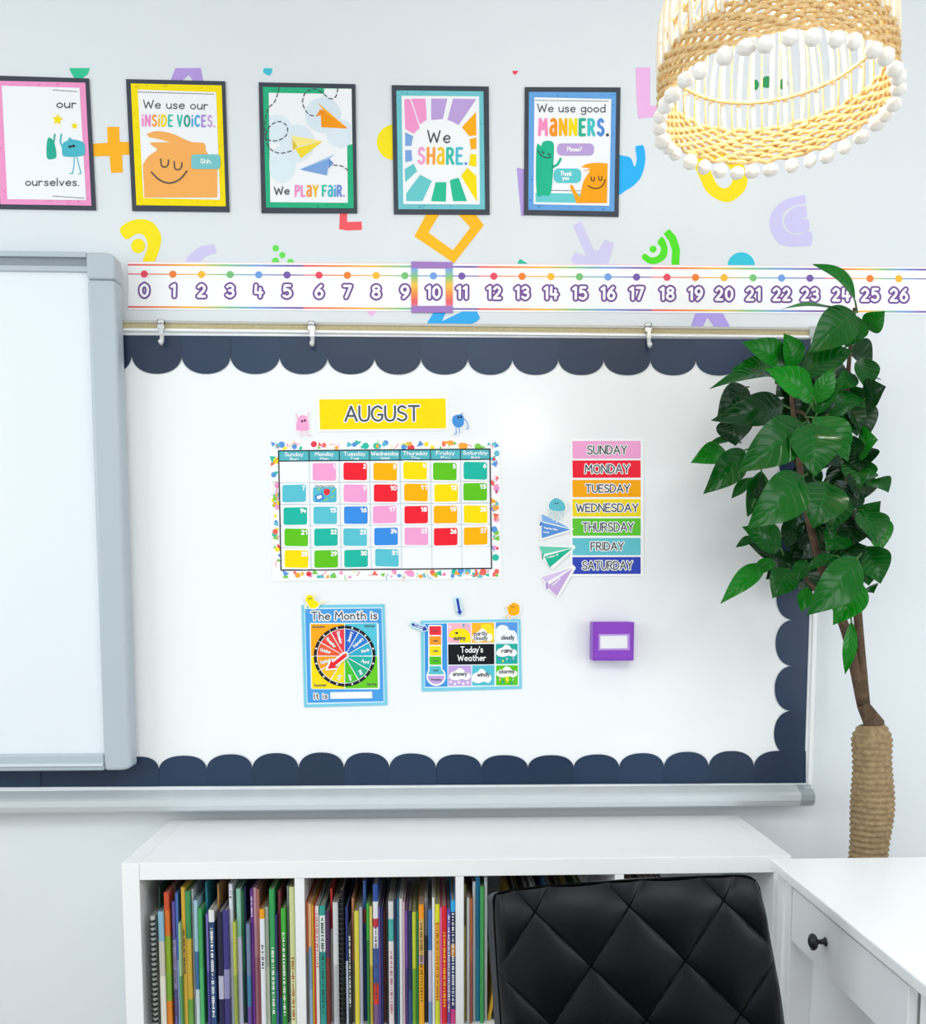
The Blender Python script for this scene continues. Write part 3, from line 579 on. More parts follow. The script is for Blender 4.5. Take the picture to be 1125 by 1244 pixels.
# ================================================================== cards and charts on the whiteboard
K0 = BY-.0012                                 # back of what hangs on the board
zc = crop(310, 470, 3.629); zw = crop(640, 520, 5.656); zm_ = crop(350, 710, 7.77); zh = crop(490, 710, 7.03)
q = zc((58, 235), (1078, 232), (1085, 845), (78, 857))
CH = thing('calendar_chart', at(*q[3], BY), 'large white monthly calendar chart with a confetti border and a black grid on the whiteboard', 'calendar')
Y = K0-.001
part(CH, 'chart_sheet', lambda mb: mb.ext(on(q, Y), (0, .0018, 0), paper('#fafbfd')))
gq = zc((103, 282), (1035, 274), (1042, 800), (114, 808))
cols = ['#f46a5e', '#fde233', '#62bdd0', '#2fbfa6', '#7ecb4c', '#f59ccb', '#fba93a', '#5b98dc', '#e9424f']
for side in ('top', 'bottom', 'left', 'right'):
    def f(mb):
        rnd = random.Random('tblr'.index(side[0])+12)
        for k in range(66 if side in ('top', 'bottom') else 42):
            if side == 'top': u, v = rnd.uniform(.012, .988), rnd.uniform(.018, .06)
            elif side == 'bottom': u, v = rnd.uniform(.012, .988), rnd.uniform(.938, .982)
            elif side == 'left': u, v = rnd.uniform(.012, .034), rnd.uniform(.09, .91)
            else: u, v = rnd.uniform(.968, .988), rnd.uniform(.09, .91)
            p = qlerp(q, u, v); s = rnd.uniform(1.9, 4.3); c = paper(rnd.choice(cols)); a0 = rnd.uniform(0, 6.28)
            if k % 4 == 0: pts = disc(p, s, n=10)
            elif k % 4 == 1: pts = [(p[0]+s*1.3*math.cos(a0+d), p[1]+s*1.3*math.sin(a0+d)) for d in (0, 2.3, 4.0)]
            elif k % 4 == 2: pts = [(p[0]+s*(1, 1.1, .4, .5)[i]*math.cos(a0+d), p[1]+s*math.sin(a0+d)) for i, d in enumerate((0, 1.3, 2.9, 4.6))]
            else:
                stroke(mb, spline([(p[0]+s*1.5*math.cos(a0), p[1]+s*math.sin(a0)), p, (p[0]-s*math.cos(a0+1), p[1]-s*1.3*math.sin(a0))], 3, False), .8, c if k % 8 else paper('#666b75'), Y-LP-2e-6*k); continue
            mb.flat(on([(min(max(x, q[0][0]+1+(y-q[0][1])*.03), q[1][0]-.5), min(max(y, q[1][1]+.8), q[2][1]-.5)) for x, y in pts], Y-LP-2e-6*k), c)
    part(CH, 'confetti_border', f, f'small bright doodles printed along the {side} edge')
part(CH, 'grid_panel', lambda mb: mb.flat(on(gq, Y-2*LP), paper('#f7f9fc')))
HV = .086; RV = [.086, .27, .452, .63, .812, 1]; CU = [0, .144, .287, .43, .574, .718, .86, 1]
def f(mb):
    g = paper('#2a2d33')
    for k in range(4): stroke(mb, [gq[k], gq[(k+1) % 4]], 1.5, g, Y-4*LP-1e-5*k)
    stroke(mb, [qlerp(gq, 0, HV), qlerp(gq, 1, HV)], 1.3, g, Y-4.2*LP)
    for u in CU[1:-1]: stroke(mb, [qlerp(gq, u, 0), qlerp(gq, u, HV)], 1.1, g, Y-4.4*LP)
    g = paper('#b4c4cf')
    for u in CU[1:-1]: stroke(mb, [qlerp(gq, u, HV), qlerp(gq, u, 1)], .6, g, Y-3*LP)
    for v in RV[1:-1]: stroke(mb, [qlerp(gq, 0, v), qlerp(gq, 1, v)], .6, g, Y-3.2*LP)
part(CH, 'printed_grid', f)
DAYS = ['Sunday', 'Monday', 'Tuesday', 'Wednesday', 'Thursday', 'Friday', 'Saturday']
for k, d in enumerate(DAYS):
    def f(mb):
        mb.flat(on(qsub(gq, CU[k], 0, CU[k+1], HV), Y-3*LP), paper('#56b8c4'))
        c = (CU[k]+CU[k+1])/2; hw = .0105*len(d)/2*1.35
        write(mb, d, qlerp(gq, c-hw, HV*.52), qlerp(gq, c+hw, HV*.52), 4.4, .8, wh, Y-4.5*LP); write(mb, d[:3], qlerp(gq, c-.02, HV*.9), qlerp(gq, c+.02, HV*.9), 2.8, .6, wh, Y-4.5*LP)
    part(CH, 'weekday_heading', f)
CC = dict(pink='#f7a3d6', red='#f42234', orange='#ffb400', yellow='#fde000', green='#62c41f', teal='#1fb9a5', light_blue='#5cc3d4', blue='#3b8ee4')
DC = 'pink red orange yellow green teal light_blue SPECIAL pink red orange yellow green teal light_blue blue pink red orange yellow green teal light_blue blue pink red orange yellow green teal light_blue'.split()
DPX = {1: (305, 375), 2: (441, 373), 3: (573, 374), 4: (705, 370), 5: (836, 373), 6: (971, 370), 7: (172, 470), 8: (307, 473), 9: (442, 470), 10: (575, 469), 11: (709, 466), 12: (842, 468), 13: (970, 463),
       14: (177, 570), 15: (309, 567), 16: (444, 566), 17: (571, 563), 18: (710, 564), 19: (839, 563), 20: (972, 562), 21: (181, 664), 22: (312, 663), 23: (441, 663), 24: (577, 660), 25: (711, 659), 26: (840, 661), 27: (972, 658), 28: (182, 759), 29: (313, 759), 30: (445, 757), 31: (581, 754)}
rnd = random.Random(5)
for n in range(1, 32):
    cx, cy = DPX[n]; c = DC[n-1]; YC = Y-.0026-.0001*(n % 3); sk = rnd.uniform(-1.5, 1.5)
    def tilt(p): return [(x, y+(x-cx)*sk*.02) for x, y in p]
    o = thing('date_card', at(*zc((cx, cy+42))[0], YC), (f'{c.replace("_", " ")} date card with the number {n} on the calendar chart' if c != 'SPECIAL' else 'light blue date card with a red apple and a book, beside card 7'), 'calendar card', 'date cards on the calendar')
    part(o, 'card', lambda mb: mb.ext(on(zc(*tilt(rrect(cx-58, cy-45, cx+58, cy+45, 9))), YC), (0, .0012, 0), paper('#fbfbfc')))
    if c != 'SPECIAL':
        part(o, 'colour_field', lambda mb: mb.flat(on(zc(*tilt(rrect(cx-52, cy-39, cx+52, cy+38, 9))), YC-LP), paper(CC[c])))
        def f(mb):
            t = str(n); w = 9 if len(t) == 1 else 23
            if t == '1': w = 5
            a, b = zc(*tilt([(cx+46-w, cy-15), (cx+46, cy-15)])); write(mb, t, a, b, 4.6, 1.4, wh, YC-2*LP, .3)
        part(o, 'number', f)
    else:
        part(o, 'colour_field', lambda mb: mb.flat(on(zc(*rrect(cx-52, cy-31, cx+52, cy+36, 9)), YC-LP), paper('#57b9d2')))
        def f(mb):
            a, b = zc((cx-42, cy-33), (cx+42, cy-33)); write(mb, 'First Day of School', a, b, 2.0, .4, dk, YC-2*LP)
        part(o, 'lettering', f)
        def f(mb):
            mb.flat(on(zc(*spline([(cx-3, cy-20), (cx+8, cy-24), (cx+22, cy-18), (cx+20, cy-2), (cx+8, cy+6), (cx-4, cy-4)], 4)), YC-2*LP), paper('#e8343c'))
            mb.flat(on(zc((cx-45, cy+8), (cx-12, cy-6), (cx-2, cy+20), (cx-34, cy+34)), YC-2*LP), paper('#3f7fcf')); mb.flat(on(zc((cx-36, cy+10), (cx-16, cy+2), (cx-12, cy+16), (cx-32, cy+24)), YC-3*LP), paper('#f5f7fb'))
            for x, y in ((34, 12), (-25, -22), (40, -16), (6, 24)): stroke(mb, zc((cx+x-6, cy+y+4), (cx+x+6, cy+y-5)), 1.4, paper('#a9d84c'), YC-2*LP)
        part(o, 'illustration', f)
# --- month name card
q = zc((270, 45), (850, 40), (852, 191), (275, 198)); Yc = K0-.0008
o = thing('month_card', at(*q[3], BY), 'yellow AUGUST name card above the calendar chart', 'name card')
part(o, 'card', lambda mb: mb.ext(on(q, Yc), (0, .0014, 0), paper('#fbfcfd')))
def f(mb):
    b = zc((282, 55), (840, 51), (842, 183), (286, 188)); mb.flat(on(b, Yc-LP), paper('#fde008')); r = random.Random(3)
    for k in range(60):
        p = qlerp(b, r.uniform(.03, .97), r.uniform(.08, .92)); stroke(mb, [p, (p[0]+r.uniform(-2.5, 2.5), p[1]+r.uniform(-1.5, 1.5))], .8, paper('#f3ca12'), Yc-2*LP-2e-6*k)
part(o, 'yellow_field', f)
def f(mb):
    a, b = zc((398, 150), (722, 148)); write(mb, 'AUGUST', a, b, 17.6, 5.2, wh, Yc-3*LP, .17); write(mb, 'AUGUST', a, b, 17.6, 2.4, paper('#4d5563'), Yc-5*LP, .17)
part(o, 'lettering', f)
# --- little cut-out creatures
def cutout(label, Z, body, color, limbs, eyes, lw, Yb=None, ek=1.0):
    Yb = Yb or K0-.0006
    c = Z(*body)[0]; o = thing('creature_cutout', at(*c, Yb), label, 'paper cutout', 'small creature cutouts on the whiteboard')
    def f(mb):
        mb.ext(on(grow(Z(*spline(body, 4)), 1.16), Yb), (0, .0008, 0), wh)
        for k, l in enumerate(limbs): stroke(mb, Z(*l), lw*3.2, wh, Yb-2e-5*(k+1))
    part(o, 'white_backing', f)
    part(o, 'body_print', lambda mb: mb.flat(on(Z(*spline(body, 4)), Yb-LP), paper(color)))
    def f(mb):
        for k, l in enumerate(limbs): stroke(mb, Z(*l), lw, paper(color), Yb-LP*1.3-2e-5*k)
        for k, (x, y) in enumerate(eyes): mb.flat(on(Z(*disc((x, y), 5*ek, 5*ek, 10)), Yb-LP*2), paper(INK))
    part(o, 'limbs_print', f)
cutout('tiny pink creature cutout left of the AUGUST card', zc, [(182, 190), (183, 155), (195, 130), (213, 124), (230, 137), (237, 165), (237, 190), (210, 194)], '#f6a9d4', [[(187, 140), (180, 118)], [(230, 135), (237, 112)], [(203, 192), (205, 218)], [(222, 192), (232, 215), (244, 212)]], [(207, 151), (219, 148)], 1.1)
cutout('tiny blue round creature cutout right of the AUGUST card', zc, [(868, 150), (873, 130), (893, 122), (915, 124), (921, 145), (918, 168), (900, 180), (877, 172)], '#4a94dd', [[(921, 140), (935, 155), (940, 182), (928, 186)], [(905, 124), (915, 115)], [(885, 178), (887, 206), (876, 208)], [(900, 180), (900, 205)]], [(896, 134), (908, 133)], 1.1)
cutout('tiny yellow creature cutout on the top left corner of the month wheel chart', zm_, [(165, 140), (180, 105), (210, 98), (235, 118), (240, 145), (280, 165), (288, 195), (255, 225), (210, 222), (190, 190)], '#fbe70f', [[(238, 140), (262, 92)], [(285, 185), (345, 155)], [(180, 190), (160, 215)]], [(197, 135), (215, 132)], 1.0, K0-.0042, 1.3)
cutout('tiny orange round creature cutout above the top right corner of the weather chart', zh, [(890, 215), (900, 180), (925, 165), (945, 155), (985, 175), (993, 215), (985, 250), (945, 268), (905, 252)], '#fbb116', [[(892, 205), (880, 190)], [(905, 255), (882, 272), (868, 268)], [(920, 262), (905, 295)]], [(927, 190), (942, 192)], 1.0, K0-.0042)
cutout('tiny light blue jellyfish-like creature cutout above the blue paper plane', zw, [(152, 545), (158, 510), (180, 490), (198, 480), (225, 488), (252, 510), (266, 545), (255, 568), (210, 572), (165, 562)], '#63c0cd', [[(160, 565), (160, 612)], [(182, 568), (182, 630)], [(205, 570), (206, 645)], [(226, 568), (228, 630)], [(248, 566), (254, 605)]], [(195, 517), (211, 517)], .7, K0-.0038)
# --- weekday chart
q = zw((297, 73), (800, 70), (803, 1018), (303, 1020)); Yc = K0-.0009
o = thing('weekday_chart', at(*q[3], BY), 'tall white chart of seven coloured weekday bands from SUNDAY to SATURDAY on the whiteboard', 'chart')
part(o, 'chart_sheet', lambda mb: mb.ext(on(q, Yc), (0, .0014, 0), paper('#fbfbfc')))
for d, c, y0, y1, x0, x1, by, ty in (('SUNDAY', '#f7a8d6', 90, 209, 418, 686, 178, 122), ('MONDAY', '#f3263b', 223, 342, 402, 704, 309, 253), ('TUESDAY', '#fbaa12', 357, 475, 406, 706, 441, 390), ('WEDNESDAY', '#f5d924', 489, 608, 342, 764, 574, 522), ('THURSDAY', '#62c637', 621, 740, 384, 732, 709, 652), ('FRIDAY', '#66c3d0', 756, 874, 442, 664, 838, 787), ('SATURDAY', '#3449b5', 887, 1003, 384, 724, 971, 917)):
    def f(mb):
        mb.flat(on(zw((313, y0), (782, y0-1), (783, y1-1), (315, y1)), Yc-LP), paper(c))
        a, b = zw((x0, by), (x1, by-1)); h = (by-ty)/5.656
        write(mb, d, a, b, h, 3.6, wh, Yc-2*LP, .2); write(mb, d, a, b, h, 1.35, paper('#3d4350'), Yc-4*LP, .2)
    part(o, 'weekday_band', f, f'{d} band')
# --- paper plane cutouts
def plane(label, outline, tris, text, tp, Yp):
    o = thing('paper_plane_cutout', at(*zw(outline[0])[0], Yp), label, 'paper cutout', 'paper plane pointers beside the weekday chart')
    part(o, 'white_backing', lambda mb: mb.ext(on(zw(*outline), Yp), (0, .0008, 0), wh))
    for k, (nm, t, c) in enumerate(tris): part(o, nm, lambda mb: mb.flat(on(zw(*t), Yp-LP-3e-5*k), paper(c)))
    def f(mb):
        for t, a, b in zip(text, tp[::2], tp[1::2]): a, b = zw(a, b); write(mb, t, a, b, 2.1, .55, wh, Yp-2*LP)
    part(o, 'lettering', f)
plane('blue paper plane cutout pointing at the THURSDAY band', [(92, 580), (158, 610), (250, 648), (325, 694), (296, 712), (92, 774), (94, 690), (68, 682), (96, 640)], [('upper_wing', [(102, 592), (150, 612), (238, 655), (297, 690), (104, 640)], '#86b3e6'), ('fold', [(96, 640), (86, 670), (100, 672), (110, 648)], '#3f78c4'), ('lower_wing', [(104, 648), (300, 697), (102, 758), (102, 682)], '#5a94d8')], ['Yesterday', 'was'], [(116, 690), (210, 703), (114, 718), (152, 722)], K0-.0022)
plane('teal paper plane cutout pointing at the FRIDAY band', [(78, 806), (325, 804), (336, 822), (180, 972), (120, 914), (98, 914), (102, 860)], [('upper_wing', [(84, 812), (318, 822), (108, 868)], '#6ccfb4'), ('fold', [(104, 866), (118, 858), (112, 905), (104, 900)], '#1f9c80'), ('lower_wing', [(120, 882), (315, 826), (158, 958)], '#22b795')], ['Today is'], [(138, 898), (216, 872)], K0-.0022)
plane('lavender paper plane cutout below the other two, pointing at the SATURDAY band', [(88, 1024), (320, 940), (338, 962), (214, 1170), (158, 1122), (122, 1112), (124, 1068)], [('upper_wing', [(98, 1026), (306, 962), (132, 1062)], '#dcc6ea'), ('fold', [(130, 1066), (145, 1056), (150, 1106), (132, 1106)], '#b392cc'), ('lower_wing', [(148, 1078), (316, 964), (208, 1154), (156, 1108)], '#cbaadf')], ['Tomorrow'], [(180, 1085), (232, 1035)], K0-.0022)
# --- month wheel chart
q = zm_((127, 196), (910, 186), (938, 1140), (152, 1160)); Yc = K0-.0012
o = thing('month_chart', at(*q[3], BY), 'blue The Month is chart with a rainbow wheel of months on the whiteboard', 'chart')
part(o, 'chart_sheet', lambda mb: mb.ext(on(q, Yc), (0, .0018, 0), paper('#7fcde4')))
def f(mb):
    mb.flat(on(zm_((153, 222), (888, 216), (910, 1112), (178, 1132)), Yc-LP), paper('#d9f3fb')); mb.flat(on(zm_((160, 234), (882, 226), (902, 1104), (184, 1118)), Yc-2*LP), paper('#4da0e4'))
part(o, 'blue_field', f)
def f(mb):
    a, b = zm_((222, 334), (838, 326)); write(mb, 'The Month is', a, b, 9.2, 4.2, wh, Yc-3*LP, .22); write(mb, 'The Month is', a, b, 9.2, 1.5, paper('#59606c'), Yc-5*LP, .22)
    a, b = zm_((248, 1080), (370, 1076)); write(mb, 'It is', a, b, 6.4, 3.2, wh, Yc-3*LP, .25); write(mb, 'It is', a, b, 6.4, 1.2, paper('#59606c'), Yc-5*LP, .25)
part(o, 'lettering', f)
part(o, 'blank_strip', lambda mb: mb.flat(on(zm_((398, 1018), (792, 1012), (795, 1074), (400, 1080)), Yc-3*LP), wh))
def f(mb):
    b = zm_(*rrect(203, 362, 855, 990, 18)); b = [(x+(y-760)*.02, y) for x, y in b]; mb.flat(on(b, Yc-3*LP), paper('#ecf7ef'))
    cxx, cyy = 533, 676
    for c, p in (('#fcab1c', [(214, 374), (528, 372), (528, 676), (218, 676)]), ('#57c5da', [(538, 372), (836, 366), (842, 672), (538, 672)]), ('#fbdf14', [(218, 684), (530, 684), (534, 984), (226, 984)]), ('#6bcb2a', [(540, 682), (842, 680), (848, 976), (542, 982)])): mb.flat(on(zm_(*p), Yc-4*LP), paper(c))
part(o, 'season_panel', f, 'four coloured quarters for the seasons')
cw = (534, 676)
def f(mb):
    R1, R0 = 293, 262
    for k in range(36): mb.flat(on(zm_(*[(cw[0]+r*math.cos(a), cw[1]+r*.985*math.sin(a)) for r, a in ((R1, k*math.pi/18), (R1, (k+1)*math.pi/18), (R0, (k+1)*math.pi/18), (R0, k*math.pi/18))]), Yc-5*LP), paper('#23262b'))
    mb.flat(on(zm_(*disc(cw, 264, 260, 40)), Yc-5.4*LP), paper('#e9f3f2'))
    for k in range(12): a = k*math.pi/6+math.pi/12; mb.flat(on(zm_(*disc((cw[0]+278*math.cos(a), cw[1]+274*math.sin(a)), 9, n=8)), Yc-6*LP), wh)
    for k in range(12):
        a = k*math.pi/6; stroke(mb, zm_((cw[0]+262*math.cos(a), cw[1]+258*math.sin(a)), (cw[0]+292*math.cos(a), cw[1]+288*math.sin(a))), .5, wh, Yc-6*LP)
part(o, 'black_ring', f)
SEG = ['#39b5c9', '#2f86d2', '#2b62c8', '#2f55be', '#ee3b4b', '#f0493a', '#f0663a', '#fa9a26', '#fbc51e', '#f9e01c', '#7fcb2f', '#2fb6a0']
MON = ['March', 'February', 'January', 'December', 'November', 'October', 'September', 'August', 'July', 'June', 'May', 'April']
SEG2 = {0: '#36aecb', 1: '#2d7fd0', 2: '#2b62c6', 3: '#ee3b4b', 4: '#f0473c', 5: '#f2603c', 6: '#fba01f', 7: '#fbc51e', 8: '#f7df1c', 9: '#4fc230', 10: '#28b184', 11: '#2bb2a6'}
for k in range(12):
    a0, a1 = k*math.pi/6+.02, (k+1)*math.pi/6-.02
    def P(r, a): return (cw[0]+r*math.cos(a), cw[1]-r*.985*math.sin(a))
    part(o, 'month_segment', lambda mb: mb.flat(on(zm_(*([P(12, (a0+a1)/2)]+[P(258, a0+(a1-a0)*j/5) for j in range(6)])), Yc-6.5*LP), paper(SEG2[k])))
MN = ['Mar', 'Feb', 'Jan', 'Dec', 'Nov', 'Oct', 'Sep', 'Aug', 'Jul', 'Jun', 'May', 'Apr']
MONTHS = ['March', 'February', 'January', 'December', 'November', 'October', 'September', 'August', 'July', 'June', 'May', 'April']
def f(mb):
    for k in range(12):
        a = (k+.5)*math.pi/6; t = MONTHS[k]
        if k in (7,): continue
        L0, L1 = 236, 236-min(14*len(t), 140)
        c, s = math.cos(a), math.sin(a)
        A = (cw[0]+L0*c, cw[1]-L0*s); B = (cw[0]+L1*c, cw[1]-L1*s)
        if c > 0: A, B = B, A
        pa, pb = zm_(A, B); d = math.hypot(pb[0]-pa[0], pb[1]-pa[1]); nx, ny = (pb[1]-pa[1])/d, -(pb[0]-pa[0])/d
        pa = (pa[0]-nx*1.6, pa[1]-ny*1.6); pb = (pb[0]-nx*1.6, pb[1]-ny*1.6)
        write(mb, t, pa, pb, 3.4, 1.0, paper('#dfe8ea'), Yc-7.5*LP)
    for t, (x0, x1, y) in (('Autumn', (230, 345, 410)), ('Winter', (722, 820, 404)), ('Summer', (246, 362, 962)), ('Spring', (744, 830, 952))):
        a, b = zm_((x0, y), (x1, y-2)); write(mb, t, a, b, 3.0, .6, dk, Yc-5*LP)
part(o, 'month_names', f)
def arrow_pts(p0, p1, w, hw, hl, Z):
    d = (p1[0]-p0[0], p1[1]-p0[1]); l = math.hypot(*d); e = (d[0]/l, d[1]/l); n = (-e[1], e[0])
    pt = lambda a, b: (p0[0]+e[0]*a+n[0]*b, p0[1]+e[1]*a+n[1]*b)
    cap = [pt(-w*math.sin(math.pi*k/8), -w*math.cos(math.pi*k/8)) for k in range(9)]
    return Z(*(cap+[pt(l-hl, w), pt(l-hl, hw), pt(l, 0), pt(l-hl, -hw), pt(l-hl, -w)]))
def f(mb):
    mb.ext(on(arrow_pts((538, 668), (352, 812), 34, 62, 95, zm_), Yc-.005), (0, .0012, 0), wh)
    mb.flat(on(arrow_pts((540, 668), (374, 798), 18, 45, 76, zm_), Yc-.005-LP), paper('#ee2c35'))
    mb.flat(on(zm_(*disc((540, 668), 6, n=10)), Yc-.005-2*LP), paper('#c9a54a'))
part(o, 'spinner_arrow', f, 'red spinner arrow with a white edge')
# --- weather chart
q = zh((150, 310), (1000, 296), (1012, 892), (158, 915)); Yc = K0-.0012
o = thing('weather_chart', at(*q[3], BY), "light blue Today's Weather chart with a thermometer and weather pictures on the whiteboard", 'chart')
part(o, 'chart_sheet', lambda mb: mb.ext(on(q, Yc), (0, .0018, 0), paper('#7fcfe4')))
part(o, 'white_field', lambda mb: mb.flat(on(zh((175, 330), (980, 318), (988, 866), (182, 884)), Yc-LP), paper('#eef9fc')))
part(o, 'thermometer_panel', lambda mb: mb.flat(on(zh((180, 336), (372, 334), (378, 872), (186, 876)), Yc-2*LP), paper('#3f95dd')))
def f(mb):
    mb.flat(on(zh(*rrect(213, 345, 332, 780, 14)), Yc-3*LP), wh); mb.flat(on(zh(*disc((280, 785), 83, 82, 28)), Yc-3.3*LP), wh)
part(o, 'thermometer', f)
for c, t, y0, y1 in (('#ee3344', 'hot', 356, 432), ('#fb9b23', 'warm', 442, 517), ('#fae01c', 'mild', 526, 608), ('#55c322', 'cool', 616, 686), ('#5cc1cf', 'cold', 697, 768)):
    def f(mb):
        mb.flat(on(zh((222, y0), (322, y0), (324, y1), (224, y1)), Yc-4*LP), paper(c))
        if t == 'cold': mb.flat(on(zh(*[(280-72*math.cos(a), 785-(72*math.sin(a))) for a in [.25+k*(math.pi-.5)/10 for k in range(11)]]), Yc-4.3*LP), paper(c))
        a, b = zh((256, (y0+y1)/2+8), (294, (y0+y1)/2+8)); write(mb, t, a, b, 2.2, .5, dk, Yc-5*LP)
    part(o, 'temperature_band', f)
def f(mb):
    mb.flat(on(zh(*[(280-72*math.cos(a), 780+72*math.sin(a)) for a in [k*math.pi/12 for k in range(13)]]), Yc-4*LP), paper('#c8a3dc')); a, b = zh((238, 820), (322, 820)); write(mb, 'freezing', a, b, 2.2, .5, dk, Yc-5*LP)
part(o, 'temperature_band', f, 'purple bulb of the thermometer')
def cloud(x, y, w, h): return spline([(x-w/2, y+h*.15), (x-w*.4, y-h*.18), (x-w*.2, y-h*.3), (x-w*.05, y-h*.52), (x+w*.15, y-h*.42), (x+w*.25, y-h*.2), (x+w*.44, y-h*.12), (x+w/2, y+h*.15), (x+w*.35, y+h*.4), (x+w*.1, y+h*.32), (x-w*.15, y+h*.42), (x-w*.38, y+h*.36)], 4)
CELL = [('sunny', (382, 332, 576, 500), '#f7b5c6', (432, 528, 474)), ('partly', (584, 328, 775, 498), '#fdb62f', None), ('cloudy', (790, 324, 976, 496), '#5a9ae0', (838, 945, 470)), ('rainy', (790, 508, 976, 680), '#27ac9f', (842, 930, 582)), ('stormy', (792, 692, 978, 862), '#5fc522', (820, 948, 760)), ('snowy', (384, 694, 580, 868), '#c6a6df', (425, 542, 780)), ('windy', (588, 692, 778, 864), '#58c0d2', (634, 735, 786))]
for t, (x0, y0, x1, y1), c, tx in CELL:
    def f(mb):
        mb.flat(on(zh((x0, y0), (x1, y0-2), (x1, y1-2), (x0, y1)), Yc-2*LP), paper(c)); xm, ym = (x0+x1)/2, (y0+y1)/2
        Yq = Yc-3*LP
        if t == 'sunny':
            mb.flat(on(zh(*[(min(max(x, x0+1), x1-1), min(y, y1-2)) for x, y in spline([(388, 430), (420, 390), (490, 376), (550, 395), (574, 450), (574, 500), (490, 500), (470, 470), (400, 450)], 4)]), Yq), paper('#fbe312'))
            mb.flat(on(zh(*disc((456, 415), 14, 9, 10)), Yq-LP), paper(INK)); mb.flat(on(zh(*disc((515, 350), 9, 14, 10)), Yq), paper('#3fa9b8')); mb.flat(on(zh(*disc((552, 358), 8, 12, 10)), Yq), paper('#a9b8e4')); mb.flat(on(zh(*disc((402, 365), 10, 10, 10)), Yq), wh)
        elif t == 'partly':
            mb.flat(on(zh(*spline([(662, 360), (700, 335), (750, 345), (772, 390), (770, 480), (700, 470)], 4)), Yq), paper('#fbe02a')); mb.flat(on(zh(*cloud(675, 440, 172, 120)), Yq-LP), wh)
            a, b = zh((606, 436), (715, 434)); write(mb, 'partly', a, b, 4.8, .9, dk, Yq-2*LP); a, b = zh((604, 474), (718, 472)); write(mb, 'cloudy', a, b, 4.8, .9, dk, Yq-2*LP)
        elif t == 'cloudy': mb.flat(on(zh((791, 495), *spline([(791, 385), (815, 355), (850, 345), (890, 360), (905, 388), (945, 395), (970, 425)], 4, False), (975, 494)), Yq), paper('#f2f5fb'))
        elif t == 'rainy':
            mb.flat(on(zh(*cloud(881, 572, 176, 110)), Yq), wh)
            for x, y, cc in ((822, 636, '#3f8fd0'), (851, 655, '#d6e34a'), (884, 636, '#9fd0e8'), (915, 655, '#3f8fd0'), (940, 632, '#a9b8e4')): mb.flat(on(zh(*disc((x, y), 8, 13, 10)), Yq), paper(cc))
        elif t == 'stormy':
            mb.flat(on(zh(*cloud(884, 752, 178, 100)), Yq), wh); mb.flat(on(zh((878, 785), (905, 785), (893, 812), (908, 812), (876, 850), (884, 822), (870, 820)), Yq-LP), paper('#fde53a'))
            for x, y, cc in ((824, 812, '#f4b59c'), (850, 835, '#2f9f90'), (938, 812, '#8ed6a0'), (925, 842, '#2f9f90')): mb.flat(on(zh(*disc((x, y), 8, 14, 10)), Yq), paper(cc))
        elif t == 'snowy':
            mb.flat(on(zh(*cloud(482, 772, 184, 110)), Yq), wh)
            for x, y in ((440, 850), (512, 848), (475, 835), (550, 838), (405, 832)): mb.flat(on(zh(*disc((x, y), 13, n=10)), Yq), paper('#efe4f6'))
        else: mb.flat(on(zh(*cloud(668, 788, 170, 130)), Yq), wh)
        if tx: a, b = zh((tx[0], tx[2]), (tx[1], tx[2]-3)); write(mb, t, a, b, 4.9, .95, dk, Yq-2*LP)
    part(o, 'weather_picture', f, f'{t if t != "partly" else "partly cloudy"} picture')
def f(mb):
    mb.flat(on(zh((382, 512), (776, 508), (777, 682), (384, 686)), Yc-2*LP), paper('#15181e'))
    a, b = zh((492, 582), (678, 578)); write(mb, "Today's", a, b, 6.9, 1.05, wh, Yc-4*LP); a, b = zh((466, 652), (704, 650)); write(mb, 'Weather', a, b, 6.9, 1.05, wh, Yc-4*LP)
part(o, 'title_panel', f, "black title panel reading Today's Weather")
for lab, p0, p1, txt in (('navy arrow pointer standing above the weather chart pointing down', (462, 130), (486, 262), None), ('navy arrow pointer over the left edge of the weather chart pointing at red', (82, 342), (206, 388), 'Today')):
    Yp = K0-.0045; o = thing('arrow_pointer', at(*zh(p0)[0], Yp), lab, 'pointer', 'navy arrow pointers by the weather chart')
    e = (p1[0]-p0[0], p1[1]-p0[1]); l = math.hypot(*e); e = (e[0]/l, e[1]/l)
    ext = lambda k: (p1[0]+e[0]*k, p1[1]+e[1]*k); back = lambda k: (p0[0]-e[0]*k, p0[1]-e[1]*k)
    part(o, 'pale_backing', lambda mb: mb.ext(on(arrow_pts(back(2), ext(18), 26, 40, 62, zh), Yp), (0, .001, 0), paper('#c4e6f3')))
    part(o, 'arrow_print', lambda mb: mb.flat(on(arrow_pts(p0, p1, 11, 25, 34, zh), Yp-LP), paper('#3743a8')))
    if txt:
        def f(mb): a, b = zh((92, 352), (165, 378)); write(mb, 'Today', a, b, 2, .5, wh, Yp-2*LP)
        part(o, 'lettering', f)
